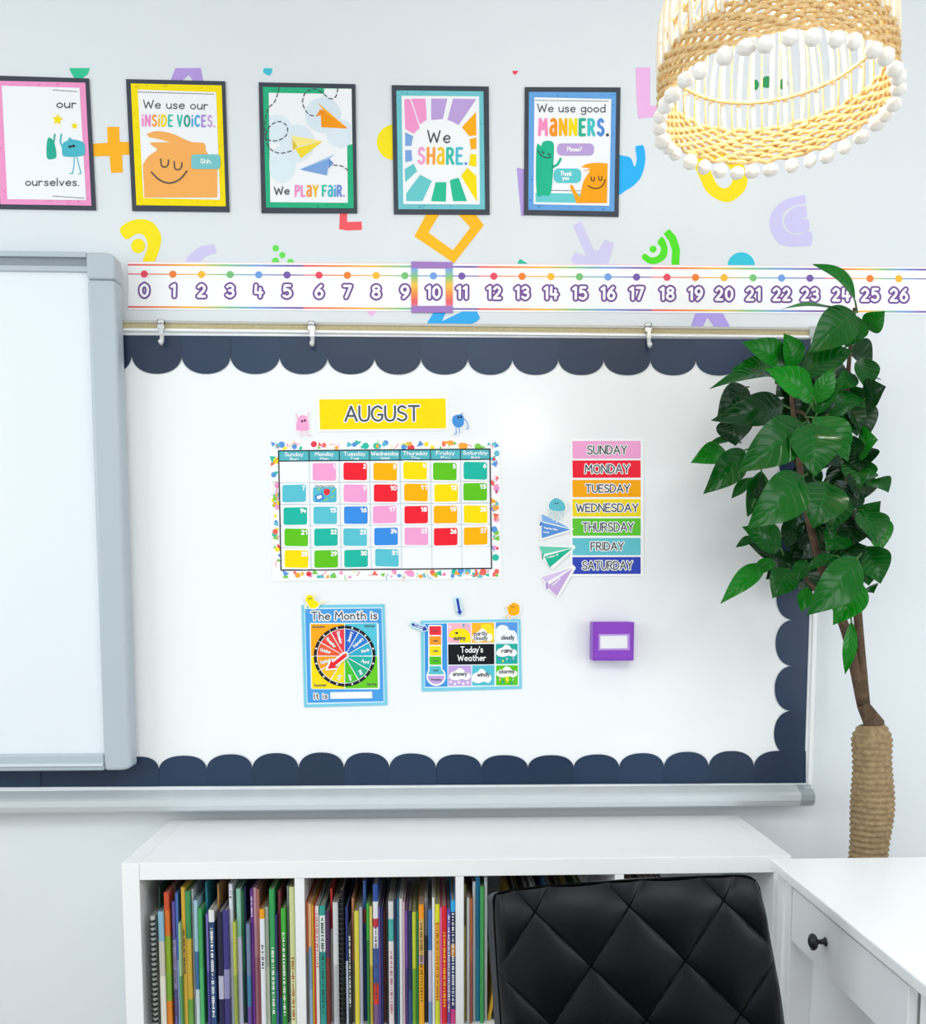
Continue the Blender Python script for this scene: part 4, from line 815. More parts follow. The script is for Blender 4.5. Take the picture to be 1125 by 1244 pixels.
# --- purple magnetic box
zp = crop(690, 730, 10.23)
Yb = BY-.047; q = zp((310, 265), (825, 262), (825, 742), (312, 745)); P = on(q, Yb)
o = thing('magnetic_box', (P[3].x, BY, P[3].z), 'small purple magnetic box with a blank white label on the whiteboard', 'box')
xa, xb = P[0].x, P[1].x; za, zb_ = P[3].z, P[0].z
pm = mat('#8a3fc0', .35, spec=.5); pl_ = mat('#b98fdc', .4)
mb = MB(); t = .004
mb.box((xa, Yb, za), (xa+t, BY-.001, zb_), pm); mb.box((xb-t, Yb, za), (xb, BY-.001, zb_), pm); mb.box((xa+t, Yb, za), (xb-t, BY-.001, za+t), pm); mb.box((xa+t, Yb, za+t), (xb-t, Yb+t, zb_), pm); mb.box((xa+t, BY-.004, za+t), (xb-t, BY-.001, zb_), pm); mb.box((xa+t, Yb+t, zb_-.012), (xb-t, BY-.004, zb_-.008), pm)
bevel(mb.build('box_body', o), .0015)
fo, fi = zp((380, 412), (768, 410), (768, 612), (380, 615)), zp((402, 432), (740, 430), (740, 588), (402, 592))
mb = MB()
for k in range(4): mb.ext(on([fo[k], fo[(k+1) % 4], fi[(k+1) % 4], fi[k]], Yb-.002), (0, .002, 0), pl_)
mb.build('label_frame', o)['label'] = 'paler purple raised frame'
mb = MB(); mb.ext(on(fi, Yb-.0006), (0, .0006, 0), paper('#eceeef')); mb.build('label_card', o)['label'] = 'blank white label'
# ================================================================== cube bookcase
SH = mat('#f6f8f9', .25, name='white_foil', spec=.4)
sx0, sx1, sy0, sy1, sz = -.687, .802, -.425, -.035, .77
sh = thing('bookshelf', ((sx0+sx1)/2, (sy0+sy1)/2, 0), 'low white cube bookcase under the whiteboard, full of picture books', 'bookcase')
def slab(name, a, b, w=.0012):
    mb = MB(); mb.box(a, b, SH); return bevel(mb.build(name, sh), w, 2)
slab('side_panel', (sx0, sy0, 0), (sx0+.038, sy1, sz)); slab('side_panel', (sx1-.038, sy0, 0), (sx1, sy1, sz))
slab('top_panel', (sx0+.0385, sy0, sz-.038), (sx1-.0385, sy1, sz)); slab('bottom_panel', (sx0+.0385, sy0, 0), (sx1-.0385, sy1, .038))
dvx = [((at(a, 1080, sy0).x), at(b, 1080, sy0).x) for a, b in ((357.8, 369.6), (553.5, 563.5), (747, 758))]
for a, b in dvx: slab('divider', (a, sy0+.001, .038), (b, sy1, sz-.0385), .0008)
cub = [sx0+.0385]+[v for d in dvx for v in d]+[sx1-.0385]
cub = [(cub[i], cub[i+1]) for i in range(0, 8, 2)]
zs = .385
for a, b in cub: slab('shelf', (a+.0003, sy0+.001, zs-.016), (b-.0003, sy1, zs), .0006)
# ------------------------------------------------------------------ books
PG = mat('#bdb5a5', .8, name='book_pages')
def bk(h): return mat(h, .35, name='book_cover', spec=.5)
ORD = 'first second third fourth fifth sixth seventh eighth ninth tenth eleventh twelfth thirteenth fourteenth fifteenth sixteenth seventeenth eighteenth nineteenth twentieth twenty-first twenty-second twenty-third twenty-fourth twenty-fifth twenty-sixth twenty-seventh twenty-eighth twenty-ninth thirtieth thirty-first thirty-second thirty-third thirty-fourth thirty-fifth thirty-sixth thirty-seventh thirty-eighth thirty-ninth fortieth forty-first forty-second forty-third forty-fourth forty-fifth forty-sixth forty-seventh forty-eighth forty-ninth fiftieth'.split()
def book(x0, x1, zt, cols, label, group, yf, marks=None, lean=0, spiral=False, depth=.22, name='picture_book', z0=None):
    """cols: list of (height fraction from the top, colour); spine faces the room"""
    z0 = (zs if z0 is None else z0)+.0006+abs(math.sin(lean))*(x1-x0)*.55
    mb = MB(); x1 = max(x1, x0+.0035); t = min(.0011, (x1-x0)*.22); H = zt-z0; r = random.Random(int(x0*1e5)); depth = min(depth, sy1-.006-yf)
    fr_ = [c[0] for c in cols]+[1.0]
    for (f0, c), f1 in zip(cols, fr_[1:]):
        a, b = zt-H*f1, zt-H*f0; m = bk(c); n = 4
        pts = [(x0, yf+.0016), (x0+(x1-x0)*.18, yf+.0003), (x0+(x1-x0)*.82, yf+.0003), (x1, yf+.0016)]
        mb.grid([[(x, y, z) for x, y in pts] for z in (a, b)], m, True)
        mb.face([(x0, yf+.0016, b), (x0+(x1-x0)*.18, yf+.0003, b), (x0+(x1-x0)*.82, yf+.0003, b), (x1, yf+.0016, b), (x1, yf+.003, b), (x0, yf+.003, b)], m)
        for xa, xb in ((x0, x0+t), (x1-t, x1)): mb.box((xa, yf+.0016, a), (xb, yf+depth, b), m)
    mb.box((x0+t, yf+.003, z0+.003), (x1-t, yf+depth-.003, zt-.005), PG)
    if spiral:
        mb.mats and None
        k = z0+.008
        while k < zt-.004:
            xm = (x0+x1)/2; rr = (x1-x0)/2+.001
            mb.tube([(xm+rr*math.cos(q), yf-.002+rr*math.sin(q)*.9, k+.001*q/6) for q in [2*math.pi*j/8 for j in range(9)]], .0024, mat('#101215', .4), 6, False); k += .0115
    if marks:                                # unreadable small lettering running down the spine
        m = paper(marks[2]); z = zt-H*marks[0]; ze = zt-H*marks[1]; w = (x1-x0)
        while z > ze:
            l = r.uniform(.0014, .0042); u0, u1 = (.26, .74) if r.random() < .7 else (.36, .62)
            mb.face([(x0+w*u0, yf, z), (x0+w*u1, yf, z), (x0+w*u1, yf, z-l), (x0+w*u0, yf, z-l)][::-1], m); z -= l+r.choice((.0012, .0014, .004))
    c0 = ((x0+x1)/2, yf+depth/2, z0)
    o = mb.build(name, None, c0)
    if lean: o.rotation_euler = (0, lean, 0)
    return tag(o, label, 'book', group)
zb1 = crop(140, 980, 4.6875); zb2 = crop(350, 1040, 4.327)
B1 = [(198, 222, 625, 'black spiral-bound', [(0, '#c3c6c3')], 0, None), (224, 240, 458, 'dark green', [(0, '#17453a')], 2, None), (241, 272, 598, 'light blue and grey', [(0, '#86b6cc'), (.25, '#c9c5b8'), (.55, '#e6e2d6')], 0, None), (275, 303, 490, 'orange and lime green', [(0, '#c8502e'), (.13, '#e0742f'), (.32, '#8fae2b'), (.6, '#7fae35'), (.8, '#e98a2c')], .5, None), (305, 316, 452, 'grey-brown', [(0, '#7f6f66')], 4, None), (318, 338, 542, 'lavender', [(0, '#5f55a0'), (.3, '#a99cce'), (.7, '#6a5f9e')], 1, ('d', .3, .9)), (340, 355, 490, 'mid blue', [(0, '#4a6fb5'), (.5, '#8aa4c8')], 1, None), (357, 369, 665, 'pale green', [(0, '#9fc79a'), (.5, '#4f9a63')], 0, None), (371, 394, 460, 'tan yellow', [(0, '#d4a93b'), (.55, '#e1b848')], 1, ('d', .3, .62)), (396, 424, 482, 'green and yellow', [(0, '#3f8f56'), (.35, '#d8b23c'), (.8, '#72a84a')], 1, None), (427, 441, 470, 'white-grey', [(0, '#c7ccd0')], 2, None), (445, 467, 535, 'light blue striped', [(0, '#9fc4d6'), (.4, '#3d6d9a'), (.7, '#c9d8de')], .5, None), (470, 492, 580, 'bright green', [(0, '#3da35a'), (.5, '#4db36d')], 0, None), (501, 513, 428, 'tall teal', [(0, '#2c8ba0')], 3, None), (514, 527, 612, 'violet', [(0, '#776bb8'), (.5, '#4e4796')], 0, None), (530, 561, 590, 'navy and white', [(0, '#e6e8e6'), (.1, '#1f3f70'), (.6, '#274b80')], 0, ('w', .15, .9)), (563, 577, 442, 'tan', [(0, '#b98f5a'), (.4, '#7b6a55')], 3, None), (579, 608, 600, 'very dark navy', [(0, '#1c1b3d'), (.55, '#b9b9cf'), (.75, '#222050')], 0, None), (610, 641, 592, 'indigo', [(0, '#3b3580'), (.5, '#8f8cba'), (.75, '#3a3478')], 0, None), (643, 665, 440, 'tall white', [(0, '#dfe3ec'), (.4, '#c9cfe0')], 1, ('d', .05, .1)), (667, 685, 658, 'yellow-green', [(0, '#b9c14f'), (.5, '#97a846')], 0, None), (687, 712, 468, 'pale mint', [(0, '#8ec4ae'), (.35, '#cfd0e6')], 1, None), (714, 727, 478, 'leaf green', [(0, '#2f8f4d'), (.6, '#245f3c')], 2, None), (729, 743, 458, 'dark navy', [(0, '#1c2c50')], 2, None), (744, 764, 668, 'grey-blue', [(0, '#6f87a3'), (.5, '#3f7fa5'), (.8, '#6b4b9b')], 0, None), (766, 783, 470, 'purple', [(0, '#6b2c91'), (.4, '#7c3a9a')], 1, ('w', .05, .2)), (785, 802, 462, 'mauve', [(0, '#b98a9a'), (.5, '#a86f80')], 1, None), (803, 819, 470, 'dusty pink', [(0, '#a4685f'), (.5, '#8f4f55')], 1, None), (821, 847, 585, 'white with an orange top', [(0, '#f4a224'), (.08, '#e9ecf4')], 0, ('d', .3, .5)), (849, 872, 572, 'grey sage', [(0, '#a9b3a4'), (.5, '#c6cbb9')], .5, None), (875, 904, 470, 'emerald green', [(0, '#2f9e57'), (.5, '#2a9150')], 0, ('w', .42, .9)), (906, 921, 615, 'dark blue', [(0, '#22305f'), (.5, '#39548e')], 0, None), (923, 940, 478, 'maroon', [(0, '#7b3340'), (.45, '#6d4238'), (.8, '#3c6c9a')], 1, None), (942, 968, 582, 'vivid green', [(0, '#3fae3c'), (.25, '#2f8f3b')], 0, ('w', .2, .9)), (970, 986, 450, 'grey', [(0, '#9aa1a6')], 2, None), (989, 1018, 458, 'pale yellow-green', [(0, '#cfd79a'), (.6, '#d9dca9')], 0, ('o', .5, .95))]
B2 = [(90, 103, 240, 'rust orange', [(0, '#b45a35'), (.4, '#6f6a66')], 0, None), (104, 120, 250, 'peach and light blue', [(0, '#f0b98a'), (.35, '#86a9cc'), (.7, '#9fc0dd')], 0, None), (122, 131, 255, 'mustard yellow', [(0, '#d9b330')], 0, None), (132, 141, 262, 'red-orange', [(0, '#d2442f')], 0, None), (142, 159, 265, 'white with red lettering', [(0, '#eceae8')], 0, ('r', .05, .5)), (163, 193, 262, 'teal and white', [(0, '#2e9d92'), (.08, '#e4ecec'), (.38, '#2a9a91')], 0, ('k', .1, .9)), (196, 215, 290, 'dark purple', [(0, '#4b2b55'), (.4, '#7a3028')], 0, None), (217, 232, 172, 'red and white', [(0, '#c23a34'), (.3, '#d8d2cc')], 2, None), (234, 262, 245, 'light grey', [(0, '#d5d8da'), (.5, '#b7bcc0')], 0, None), (264, 290, 180, 'black spiral-bound', [(0, '#20231f'), (.5, '#2c3a2c')], 0, None), (293, 312, 270, 'navy and pale blue', [(0, '#2b3f85'), (.45, '#c7d3e8')], 0, None), (314, 330, 368, 'charcoal', [(0, '#2a2a2e')], 0, ('w', .1, .8)), (331, 345, 222, 'peach', [(0, '#cf8f6b'), (.5, '#8b8a82')], 1.5, None), (347, 371, 290, 'lemon yellow', [(0, '#d9d24c'), (.3, '#e2d24a')], 0, None), (373, 389, 270, 'grey lavender', [(0, '#aeb0c0')], 0, None), (391, 409, 130, 'dark blue with red marks', [(0, '#3b5f9e'), (.2, '#a33b3b'), (.3, '#2a4a86')], 2, None), (411, 425, 250, 'grass green', [(0, '#3fa83f'), (.3, '#2b7c3a')], 0, None), (427, 442, 265, 'straw yellow', [(0, '#d7c86a'), (.5, '#b99f3f')], 0, None), (445, 471, 150, 'white with red and blue blocks', [(0, '#2c4f9e'), (.12, '#e4e6ea'), (.24, '#c43040'), (.3, '#e9ebee'), (.45, '#3a62ad'), (.7, '#dc3c2a'), (.85, '#7b5a8a')], 0, ('d', .3, .8)), (473, 485, 268, 'plum', [(0, '#5a4791')], 0, None), (487, 499, 272, 'deep navy', [(0, '#232c62')], 0, None), (501, 510, 285, 'brick', [(0, '#8a4a3a')], 1, None), (513, 524, 240, 'near black', [(0, '#1c1e24')], 0, None), (526, 553, 240, 'white with a teal label', [(0, '#d9dcda'), (.14, '#49b0a9'), (.32, '#e6dedf')], 0, ('p', .4, .9)), (556, 569, 230, 'ink navy', [(0, '#1f2f52')], 0, None), (571, 582, 225, 'petrol teal', [(0, '#2a6f8c')], 0, None), (584, 600, 225, 'plain white', [(0, '#dfe3e4')], 0, None), (602, 612, 240, 'pale pink', [(0, '#dcb6c2')], 0, None), (614, 628, 290, 'mid purple', [(0, '#6f4b9c'), (.5, '#4a3a78')], 0, None), (630, 650, 290, 'navy with a white edge', [(0, '#1d2f58'), (.7, '#2b4f80')], 0, None), (652, 671, 296, 'yellow-green striped', [(0, '#c3cf3a'), (.5, '#6fa834')], 0, None), (673, 684, 290, 'forest green', [(0, '#2b7f3c')], 0, None), (686, 713, 256, 'bright orange', [(0, '#f59a1e'), (.12, '#dcb36a'), (.42, '#c2a6b2'), (.5, '#f3ad22')], 0, ('b', .15, .8)), (715, 734, 220, 'grey and black', [(0, '#7b7f84'), (.3, '#2d2f33')], 1, None), (736, 755, 285, 'blue and lilac', [(0, '#3f74b8'), (.35, '#c6c2de'), (.8, '#7d9ac6')], 0, None), (757, 770, 220, 'tall white', [(0, '#eef0f2')], 0, None), (772, 796, 255, 'yellow with orange lettering', [(0, '#e3e02c'), (.15, '#f5b636'), (.8, '#d9dd3c')], 0, ('o', .15, .8)), (798, 808, 270, 'hot pink', [(0, '#ee6fae')], 0, None), (809, 833, 265, 'red with yellow lettering', [(0, '#e0222e')], 0, ('y', .22, .85)), (836, 853, 280, 'violet with white lettering', [(0, '#6a55b4'), (.25, '#8f8ab8'), (.8, '#7b4c9c')], 0, ('w', .05, .9)), (855, 878, 235, 'navy with a cyan top', [(0, '#2fb0ee'), (.09, '#24315f'), (.35, '#c98a3c'), (.45, '#2c3b6c'), (.88, '#d8408a')], 0, ('w', .1, .85))]
B3 = [(925, 935, 150, 'olive', [(0, '#6f6a3f'), (.3, '#c9b96a')], 1, None), (939, 954, 220, 'light grey', [(0, '#c6c9c6')], 0, None), (956, 968, 225, 'burnt orange', [(0, '#c06a3c'), (.5, '#a3583c')], 0, ('p', .3, .9)), (970, 985, 135, 'tall white-grey', [(0, '#c9cfd6')], 1, None), (987, 1008, 108, 'tall blue', [(0, '#1f77a6'), (.5, '#2289ad')], 1, None), (1010, 1029, 162, 'kelly green', [(0, '#3f9f57')], 0, None), (1031, 1047, 110, 'thin silver grey', [(0, '#b9bfc2')], 1, None)]
MC = {'d': '#4a4a55', 'w': '#f2f2ee', 'o': '#a5522a', 'r': '#c2303a', 'k': '#2b4f4a', 'p': '#b0607a', 'b': '#6a4a1c', 'y': '#f7d63a'}
for lst, Z, side, where in ((B1, zb1, 'left-hand', 'left end panel'), (B2, zb2, 'second', 'divider to its left'), (B3, zb2, 'third', 'divider to its left')):
    for k, (a, b, ty, nm, cols, back, mk) in enumerate(lst):
        yf = -.412+back*.012
        (xa, ya), (xb, yb_) = Z((a, ty), (b, ty)); p0, p1 = at(xa, ya, yf), at(xb, yb_, yf)
        zt = min(p0.z, .728)
        if k == 0: prev = cub[{'left-hand': 0, 'second': 1, 'third': 2}[side]][0]+.0008
        xa_ = max(p0.x, prev)+(.0036 if 'spiral' in nm and k else 0); xb__ = max(p1.x, xa_+.0036); prev = xb__+.0003+(.0034 if 'spiral' in nm else 0)
        book(xa_, xb__, zt, cols, f'{nm} book, {ORD[k]} from the left in the {side} bookcase cube', f'books in the {side} bookcase cube', yf, (mk[1], mk[2], MC[mk[0]]) if mk else None, 0, 'spiral' in nm, .23)
# books in the third and fourth cubes, seen above the chair back
x = at(1049/4.327+350, 1100, -.4).x
rnd = random.Random(4)
for k, (nm, c, h) in enumerate((('mustard', '#d9a92a', .30), ('charcoal', '#2a2c30', .31), ('dark yellow', '#c99f24', .295), ('slate', '#3d4650', .315), ('pale grey', '#b9bdbf', .32), ('black-green', '#1d2a26', .30), ('cobalt blue', '#2c69a8', .325), ('smoke grey', '#7f868c', .31), ('ochre', '#b98a22', .30), ('dark olive', '#4d4d2a', .305), ('gold', '#d6a62c', .31), ('graphite', '#33363b', .30), ('moss green', '#3c6b3a', .315), ('brown', '#6d4a30', .30))):
    w = rnd.uniform(.006, .011)
    book(x, x+w, zs+h-.012, [(0, c)], f'{nm} leaning book in the third cube above the chair, {ORD[k+7]} from the divider', 'books in the third bookcase cube', -.40+rnd.uniform(0, .03), None, .17, False, .22)
    x += w*1.02+.0045
x = cub[3][0]+.012
for k, (nm, c, h) in enumerate((('russet', '#8a5638', .318), ('sand', '#b79a72', .312), ('umber', '#5e4534', .32), ('clay red', '#96503f', .315), ('taupe', '#85796c', .31), ('dark teal', '#2a5a5c', .30))):
    w = rnd.uniform(.009, .016)
    book(x, x+w, zs+h, [(0, c)], f'{nm} book in the fourth cube above the chair, {ORD[k]} from the divider', 'books in the fourth bookcase cube', -.385+rnd.uniform(0, .02), None, 0, False, .22)
    x += w+.004
# ================================================================== desk
DW = mat('#f6f8fa', .35, name='white_lacquer', spec=.4)
dk_o = thing('desk', (1.1, -1.0, 0), 'white desk at the lower right with a drawer and a dark knob', 'desk')
def dpart(name, boxes, lab=None, w=.002):
    mb = MB()
    for a, b in boxes: mb.box(a, b, DW)
    o = bevel(mb.build(name, dk_o), w)
    if lab: o['label'] = lab
    return o
dpart('desktop', [((.722, -1.62, .768), (1.45, -.513, .79))], None, .003)
for (ya, yb) in ((-.6, -.52), (-1.60, -1.52)):
    for xa in (.737, 1.36): dpart('leg', [((xa, ya+.002, 0), (xa+.05, yb-.002, .7675)), ((xa-.004, ya+.034, .0), (xa+.004, yb-.038, .7675))])
dpart('side_rail', [((.752, -1.52, .66), (.772, -1.104, .7675)), ((.752, -.609, .66), (.772, -.60, .7675))]); dpart('back_panel', [((.785, -.536, .40), (1.36, -.524, .7675))])
dpart('inner_panel', [((.79, -1.0, .05), (.806, -.60, .64))])
dr = dpart('drawer', [((.735, -1.10, .645), (.7515, -.612, .755)), ((.7525, -1.09, .655), (1.2, -.622, .66)), ((1.19, -1.09, .66), (1.2, -.622, .74))])
mb = MB(); km = mat('#26282b', .35, .5, name='blackened_metal', spec=.6)
kc = Vector((.735, -.785, .708)); prof = [(0, .0), (.0085, .0), (.0085, .002), (.005, .005), (.0045, .014), (.007, .017), (.0135, .020), (.016, .024), (.015, .028), (.009, .031), (0, .032)]
mb.grid([[(kc.x-z, kc.y+r*math.cos(2*math.pi*b/20), kc.z+r*math.sin(2*math.pi*b/20)) for b in range(20)] for r, z in prof], km, True, True)
k_ = mb.build('knob', None, kc); k_.parent = dr; k_.location = kc-Vector((1.1, -1.0, 0)); k_['label'] = 'round black metal knob'
# ================================================================== quilted office chair
zq = crop(570, 1040, 2.885)
LE = mat('#0c1015', .42, name='black_leather', spec=.24, bump=(420, .12)); LEs = mat('#2c343d', .45, name='grey_leather_edge', spec=.45, bump=(420, .1)); seam = mat('#040506', .8, spec=.05)
oc = thing('office_chair', (.34, -1.15, 0), 'black quilted leather chair with its back to the bookcase', 'chair')
YC0 = -.93
Lq = [(88, 158), (92, 250), (98, 350), (105, 455), (112, 560), (122, 700), (135, 860)]
Rq = [(1022, 120), (1046, 225), (1068, 340), (1090, 455), (1106, 560), (1126, 700), (1150, 860)]
Tq = [(88, 158), (98, 140), (160, 126), (280, 112), (480, 98), (700, 85), (900, 77), (975, 78), (1006, 92), (1022, 120)]
def edge(P, t):
    d = [0]
    for a, b in zip(P, P[1:]): d.append(d[-1]+math.hypot(b[0]-a[0], b[1]-a[1]))
    s = t*d[-1]
    for i in range(len(P)-1):
        if s <= d[i+1]+1e-9: u = (s-d[i])/(d[i+1]-d[i]); return (P[i][0]+(P[i+1][0]-P[i][0])*u, P[i][1]+(P[i+1][1]-P[i][1])*u)
    return P[-1]
OQ, AQ, BQ = (558, 170), (195, 189), (-134, 209); det = AQ[0]*BQ[1]-AQ[1]*BQ[0]
def quilt(x, y):
    dx, dy = x-OQ[0], y-OQ[1]; s = (dx*BQ[1]-dy*BQ[0])/det; t = (AQ[0]*dy-AQ[1]*dx)/det
    a, b = abs(math.sin(math.pi*s)), abs(math.sin(math.pi*t))
    return (a**.48)*(b**.48)
mb = MB(); NU, NV = 230, 150; rows = []
BOT = [(135, 860), (1150, 860)]
Ls, Rs, Ts = [spline(P, 8, False) for P in (Lq, Rq, Tq)]
for j in range(NV+1):
    v = j/NV; row = []
    l, r = edge(Ls, v), edge(Rs, v)
    for i in range(NU+1):
        u = i/NU; tp = edge(Ts, u); bt = (BOT[0][0]+(BOT[1][0]-BOT[0][0])*u, 860)
        x = (1-u)*l[0]+u*r[0]+(1-v)*tp[0]+v*bt[0]-((1-u)*(1-v)*Ts[0][0]+u*(1-v)*Ts[-1][0]+(1-u)*v*BOT[0][0]+u*v*BOT[1][0])
        y = (1-u)*l[1]+u*r[1]+(1-v)*tp[1]+v*bt[1]-((1-u)*(1-v)*Ts[0][1]+u*(1-v)*Ts[-1][1]+(1-u)*v*860+u*v*860)
        h = .018*quilt(x, y)*min(1, .35+min(u, 1-u)*18)+.010-.022*max(0, 1-v/.16)**2-.016*max(0, 1-min(u, 1-u)/.06)**2
        p = at(*zq((x, y))[0], YC0); p.y -= h; p.y += .10*(p.z-.85)*-.25; row.append(p)
    rows.append(row)
mb.grid(rows, LE, True); mb.build('quilted_backrest', oc, fix=False)
def surf(x, y):                               # point of the quilted face under picture position (x, y)
    l = edge(Ls, min(1, max(0, (y-158)/700)))[0]; r = edge(Rs, min(1, max(0, (y-120)/740)))[0]; u = (x-l)/(r-l)
    t = min(Ts, key=lambda q: abs(q[0]-x)); v = (y-t[1])/(860-t[1])
    if not (.004 < u < .996 and .004 < v < .985): return None
    p = at(*zq((x, y))[0], YC0); p.y -= .010-.022*max(0, 1-v/.16)**2-.016*max(0, 1-min(u, 1-u)/.06)**2+.0012; p.y += .10*(p.z-.85)*-.25; return p
for fam, (A_, B_) in enumerate(((AQ, BQ), (BQ, AQ))):
    for k in range(-6, 8):
        pts = [surf(OQ[0]+B_[0]*k+A_[0]*t*.02, OQ[1]+B_[1]*k+A_[1]*t*.02) for t in range(-400, 400)]; pts = [p for p in pts if p]
        if len(pts) > 6: mb = MB(); mb.tube(pts, .0014, seam, 5); mb.build('stitched_seam', oc, fix=False)
Pb = [edge(Ls, 1-k/40) for k in range(41)]+[edge(Ts, k/60) for k in range(1, 61)]+[edge(Rs, k/40) for k in range(1, 41)]
front = []
for x, y in Pb: p = at(*zq((x, y))[0], YC0); p.y += .10*(p.z-.85)*-.25+.012; front.append(p)
back = []
cen = mid(front)
for p, (x, y) in zip(front, Pb):
    sxx = (x-600)/500; q = at(*zq((x-14 if x < 130 else x-4-max(0, sxx)*14, y+(26 if y < 150 else 10)))[0], YC0); back.append(Vector((q.x+(.006 if x > 130 else -.002), p.y+.06, q.z-.012)))
mb = MB(); mb.tube([p+Vector((0, -.001, 0)) for p in front], .0024, seam, 8); mb.build('piping', oc)['label'] = 'thin black piping'
mb = MB(); m2 = [f_*.5+b_*.5+(f_-cen).normalized()*.006 for f_, b_ in zip(front, back)]
mb.grid([front, m2, back], LEs, True); mb.build('side_band', oc, fix=False)['label'] = 'dark grey leather side band'
mb = MB(); mb.face(back, LE); mb.build('back_shell', oc)
zl_ = min(p.z for p in front); xm = .36
mb = MB(); rows = []
for k in range(9):
    t = k/8; rows.append([(xm+s*.25, -1.42+.49*t, z) for s, z in ((-1, .44), (-1.04, .47), (-.9, .515), (0, .525), (.9, .515), (1.04, .47), (1, .44))])
mb.grid(rows, LE, True); mb.face(rows[0], LE); mb.face(rows[-1][::-1], LE); mb.face([rows[0][0], rows[-1][0], rows[-1][-1], rows[0][-1]], LE); mb.build('seat', oc, fix=False)
mb = MB(); mb.box((xm-.05, -.90, .40), (xm+.05, -.86, zl_+.06), km); mb.box((xm-.05, -1.2, .39), (xm+.05, -.86, .43), km); bevel(mb.build('back_bracket', oc), .006)
mb = MB(); mb.tube([(xm, -1.17, .09), (xm, -1.17, .40)], [.03, .022], mat('#b9bdc0', .25, .9), 16); mb.build('gas_column', oc)
for k in range(5):
    a = 2*math.pi*k/5+.3; e = Vector((xm+.26*math.cos(a), -1.17+.26*math.sin(a), .075)); mb = MB(); mb.tube([(xm, -1.17, .10), e], [.022, .014], mat('#b9bdc0', .25, .9), 10); lg = mb.build('base_leg', oc, e)
    mb = MB(); mb.tube([e+Vector((-.018, 0, -.046)), e+Vector((.018, 0, -.046))], .029, km, 14); c_ = mb.build('caster', None, e); c_.parent = lg; c_.location = (0, 0, 0)
# ================================================================== tall artificial plant
def leaf_material(name, c1, c2, cv):
    m = bpy.data.materials.new(name); m.use_nodes = True; nt = m.node_tree; b = nt.nodes['Principled BSDF']; N = nt.nodes.new; K = nt.links.new
    b.inputs['Roughness'].default_value = .24; b.inputs['Specular IOR Level'].default_value = .2; b.inputs['Coat Weight'].default_value = .12; b.inputs['Coat Roughness'].default_value = .12
    uv = N('ShaderNodeUVMap'); sp = N('ShaderNodeSeparateXYZ'); K(uv.outputs[0], sp.inputs[0])
    def M(op, a, b_=None):
        n = N('ShaderNodeMath'); n.operation = op
        for i, v in enumerate((a, b_)):
            if v is None: continue
            if isinstance(v, (int, float)): n.inputs[i].default_value = v
            else: K(v, n.inputs[i])
        return n.outputs[0]
    av = M('ABSOLUTE', M('SUBTRACT', sp.outputs[1], .5))
    ph = M('MULTIPLY', M('SUBTRACT', sp.outputs[0], M('MULTIPLY', av, .5)), 46)
    w = M('POWER', M('ADD', M('MULTIPLY', M('SINE', ph), .5), .5), 7)
    mr = M('LESS_THAN', av, .018)
    vein = M('MAXIMUM', M('MULTIPLY', w, .35), mr)
    oi = N('ShaderNodeObjectInfo'); mx = N('ShaderNodeMix'); mx.data_type = 'RGBA'; K(oi.outputs['Random'], mx.inputs[0]); mx.inputs[6].default_value = lin(c1)+(1,); mx.inputs[7].default_value = lin(c2)+(1,)
    m3 = N('ShaderNodeMix'); m3.data_type = 'RGBA'; K(vein, m3.inputs[0]); K(mx.outputs[2], m3.inputs[6]); m3.inputs[7].default_value = lin(cv)+(1,); K(m3.outputs[2], b.inputs['Base Color'])
    bp = N('ShaderNodeBump'); bp.inputs['Strength'].default_value = .6; bp.inputs['Distance'].default_value = .002; bp.invert = True; K(M('ADD', w, M('MULTIPLY', mr, 1.5)), bp.inputs['Height']); K(bp.outputs[0], b.inputs['Normal'])
    return m
LF = [leaf_material('leaf_green', '#004a08', '#005c0c', '#045c16'), leaf_material('leaf_dark', '#002806', '#00360a', '#043c10'), leaf_material('leaf_bright', '#06780a', '#04660c', '#0c7414')]  # leaf_dark: shade inside the crown put into the leaf colour
bark = mat('#4a3726', .85, name='bark', noise=(60, '#5f4a36'), bump=(120, .4)); stemg = mat('#3f6b2f', .6)
pl = thing('potted_plant', (1.05, -.27, 0), 'tall leafy artificial tree with glossy green leaves at the right edge', 'plant')
def leaf(B, T, w, sag=.12, roll=0, fold=.42, k=0, twist=0):
    B, T = Vector(B), Vector(T); ax = T-B; L = ax.length; ax.normalize()
    side = ax.cross(Vector((0, -1, .25))); side.normalize(); nrm = side.cross(ax).normalized()
    if nrm.y > 0: nrm = -nrm
    Rm = Matrix.Rotation(roll, 3, ax); side = Rm @ side; nrm = Rm @ nrm
    NU_, NV_ = 18, 8; rows = []; ph = random.uniform(0, 6)
    for i in range(NU_+1):
        u = i/NU_; hw = w/2*(math.sin(math.pi*u**.93)**(.85 if u < .5 else 1.0))*(1-.06*u) if 0 < u < 1 else .0006
        c = B+ax*(L*u)+nrm*(sag*L*math.sin(math.pi*u)*.9)-nrm*(sag*L*.35*u*u)
        rows.append([c+side*(hw*v)+nrm*(abs(v)**1.3*hw*fold-(v*v)*hw*.10+math.sin(u*9+ph+v*2)*.02*w*abs(v)) for v in [-1+2*j/NV_ for j in range(NV_+1)]])
    mb = MB(); mb.grid(rows, LF[k], True, uv=True)
    d = (rows[1][NV_//2]-B).normalized()
    mb.tube([B-d*L*.16-Vector((0, -.006, .008)), B, B+d*L*.06], [.0022, .002, .0016], stemg, 6)
    o = mb.build('leaf', pl, fix=False); return o
zl = crop(820, 300, 2.704)
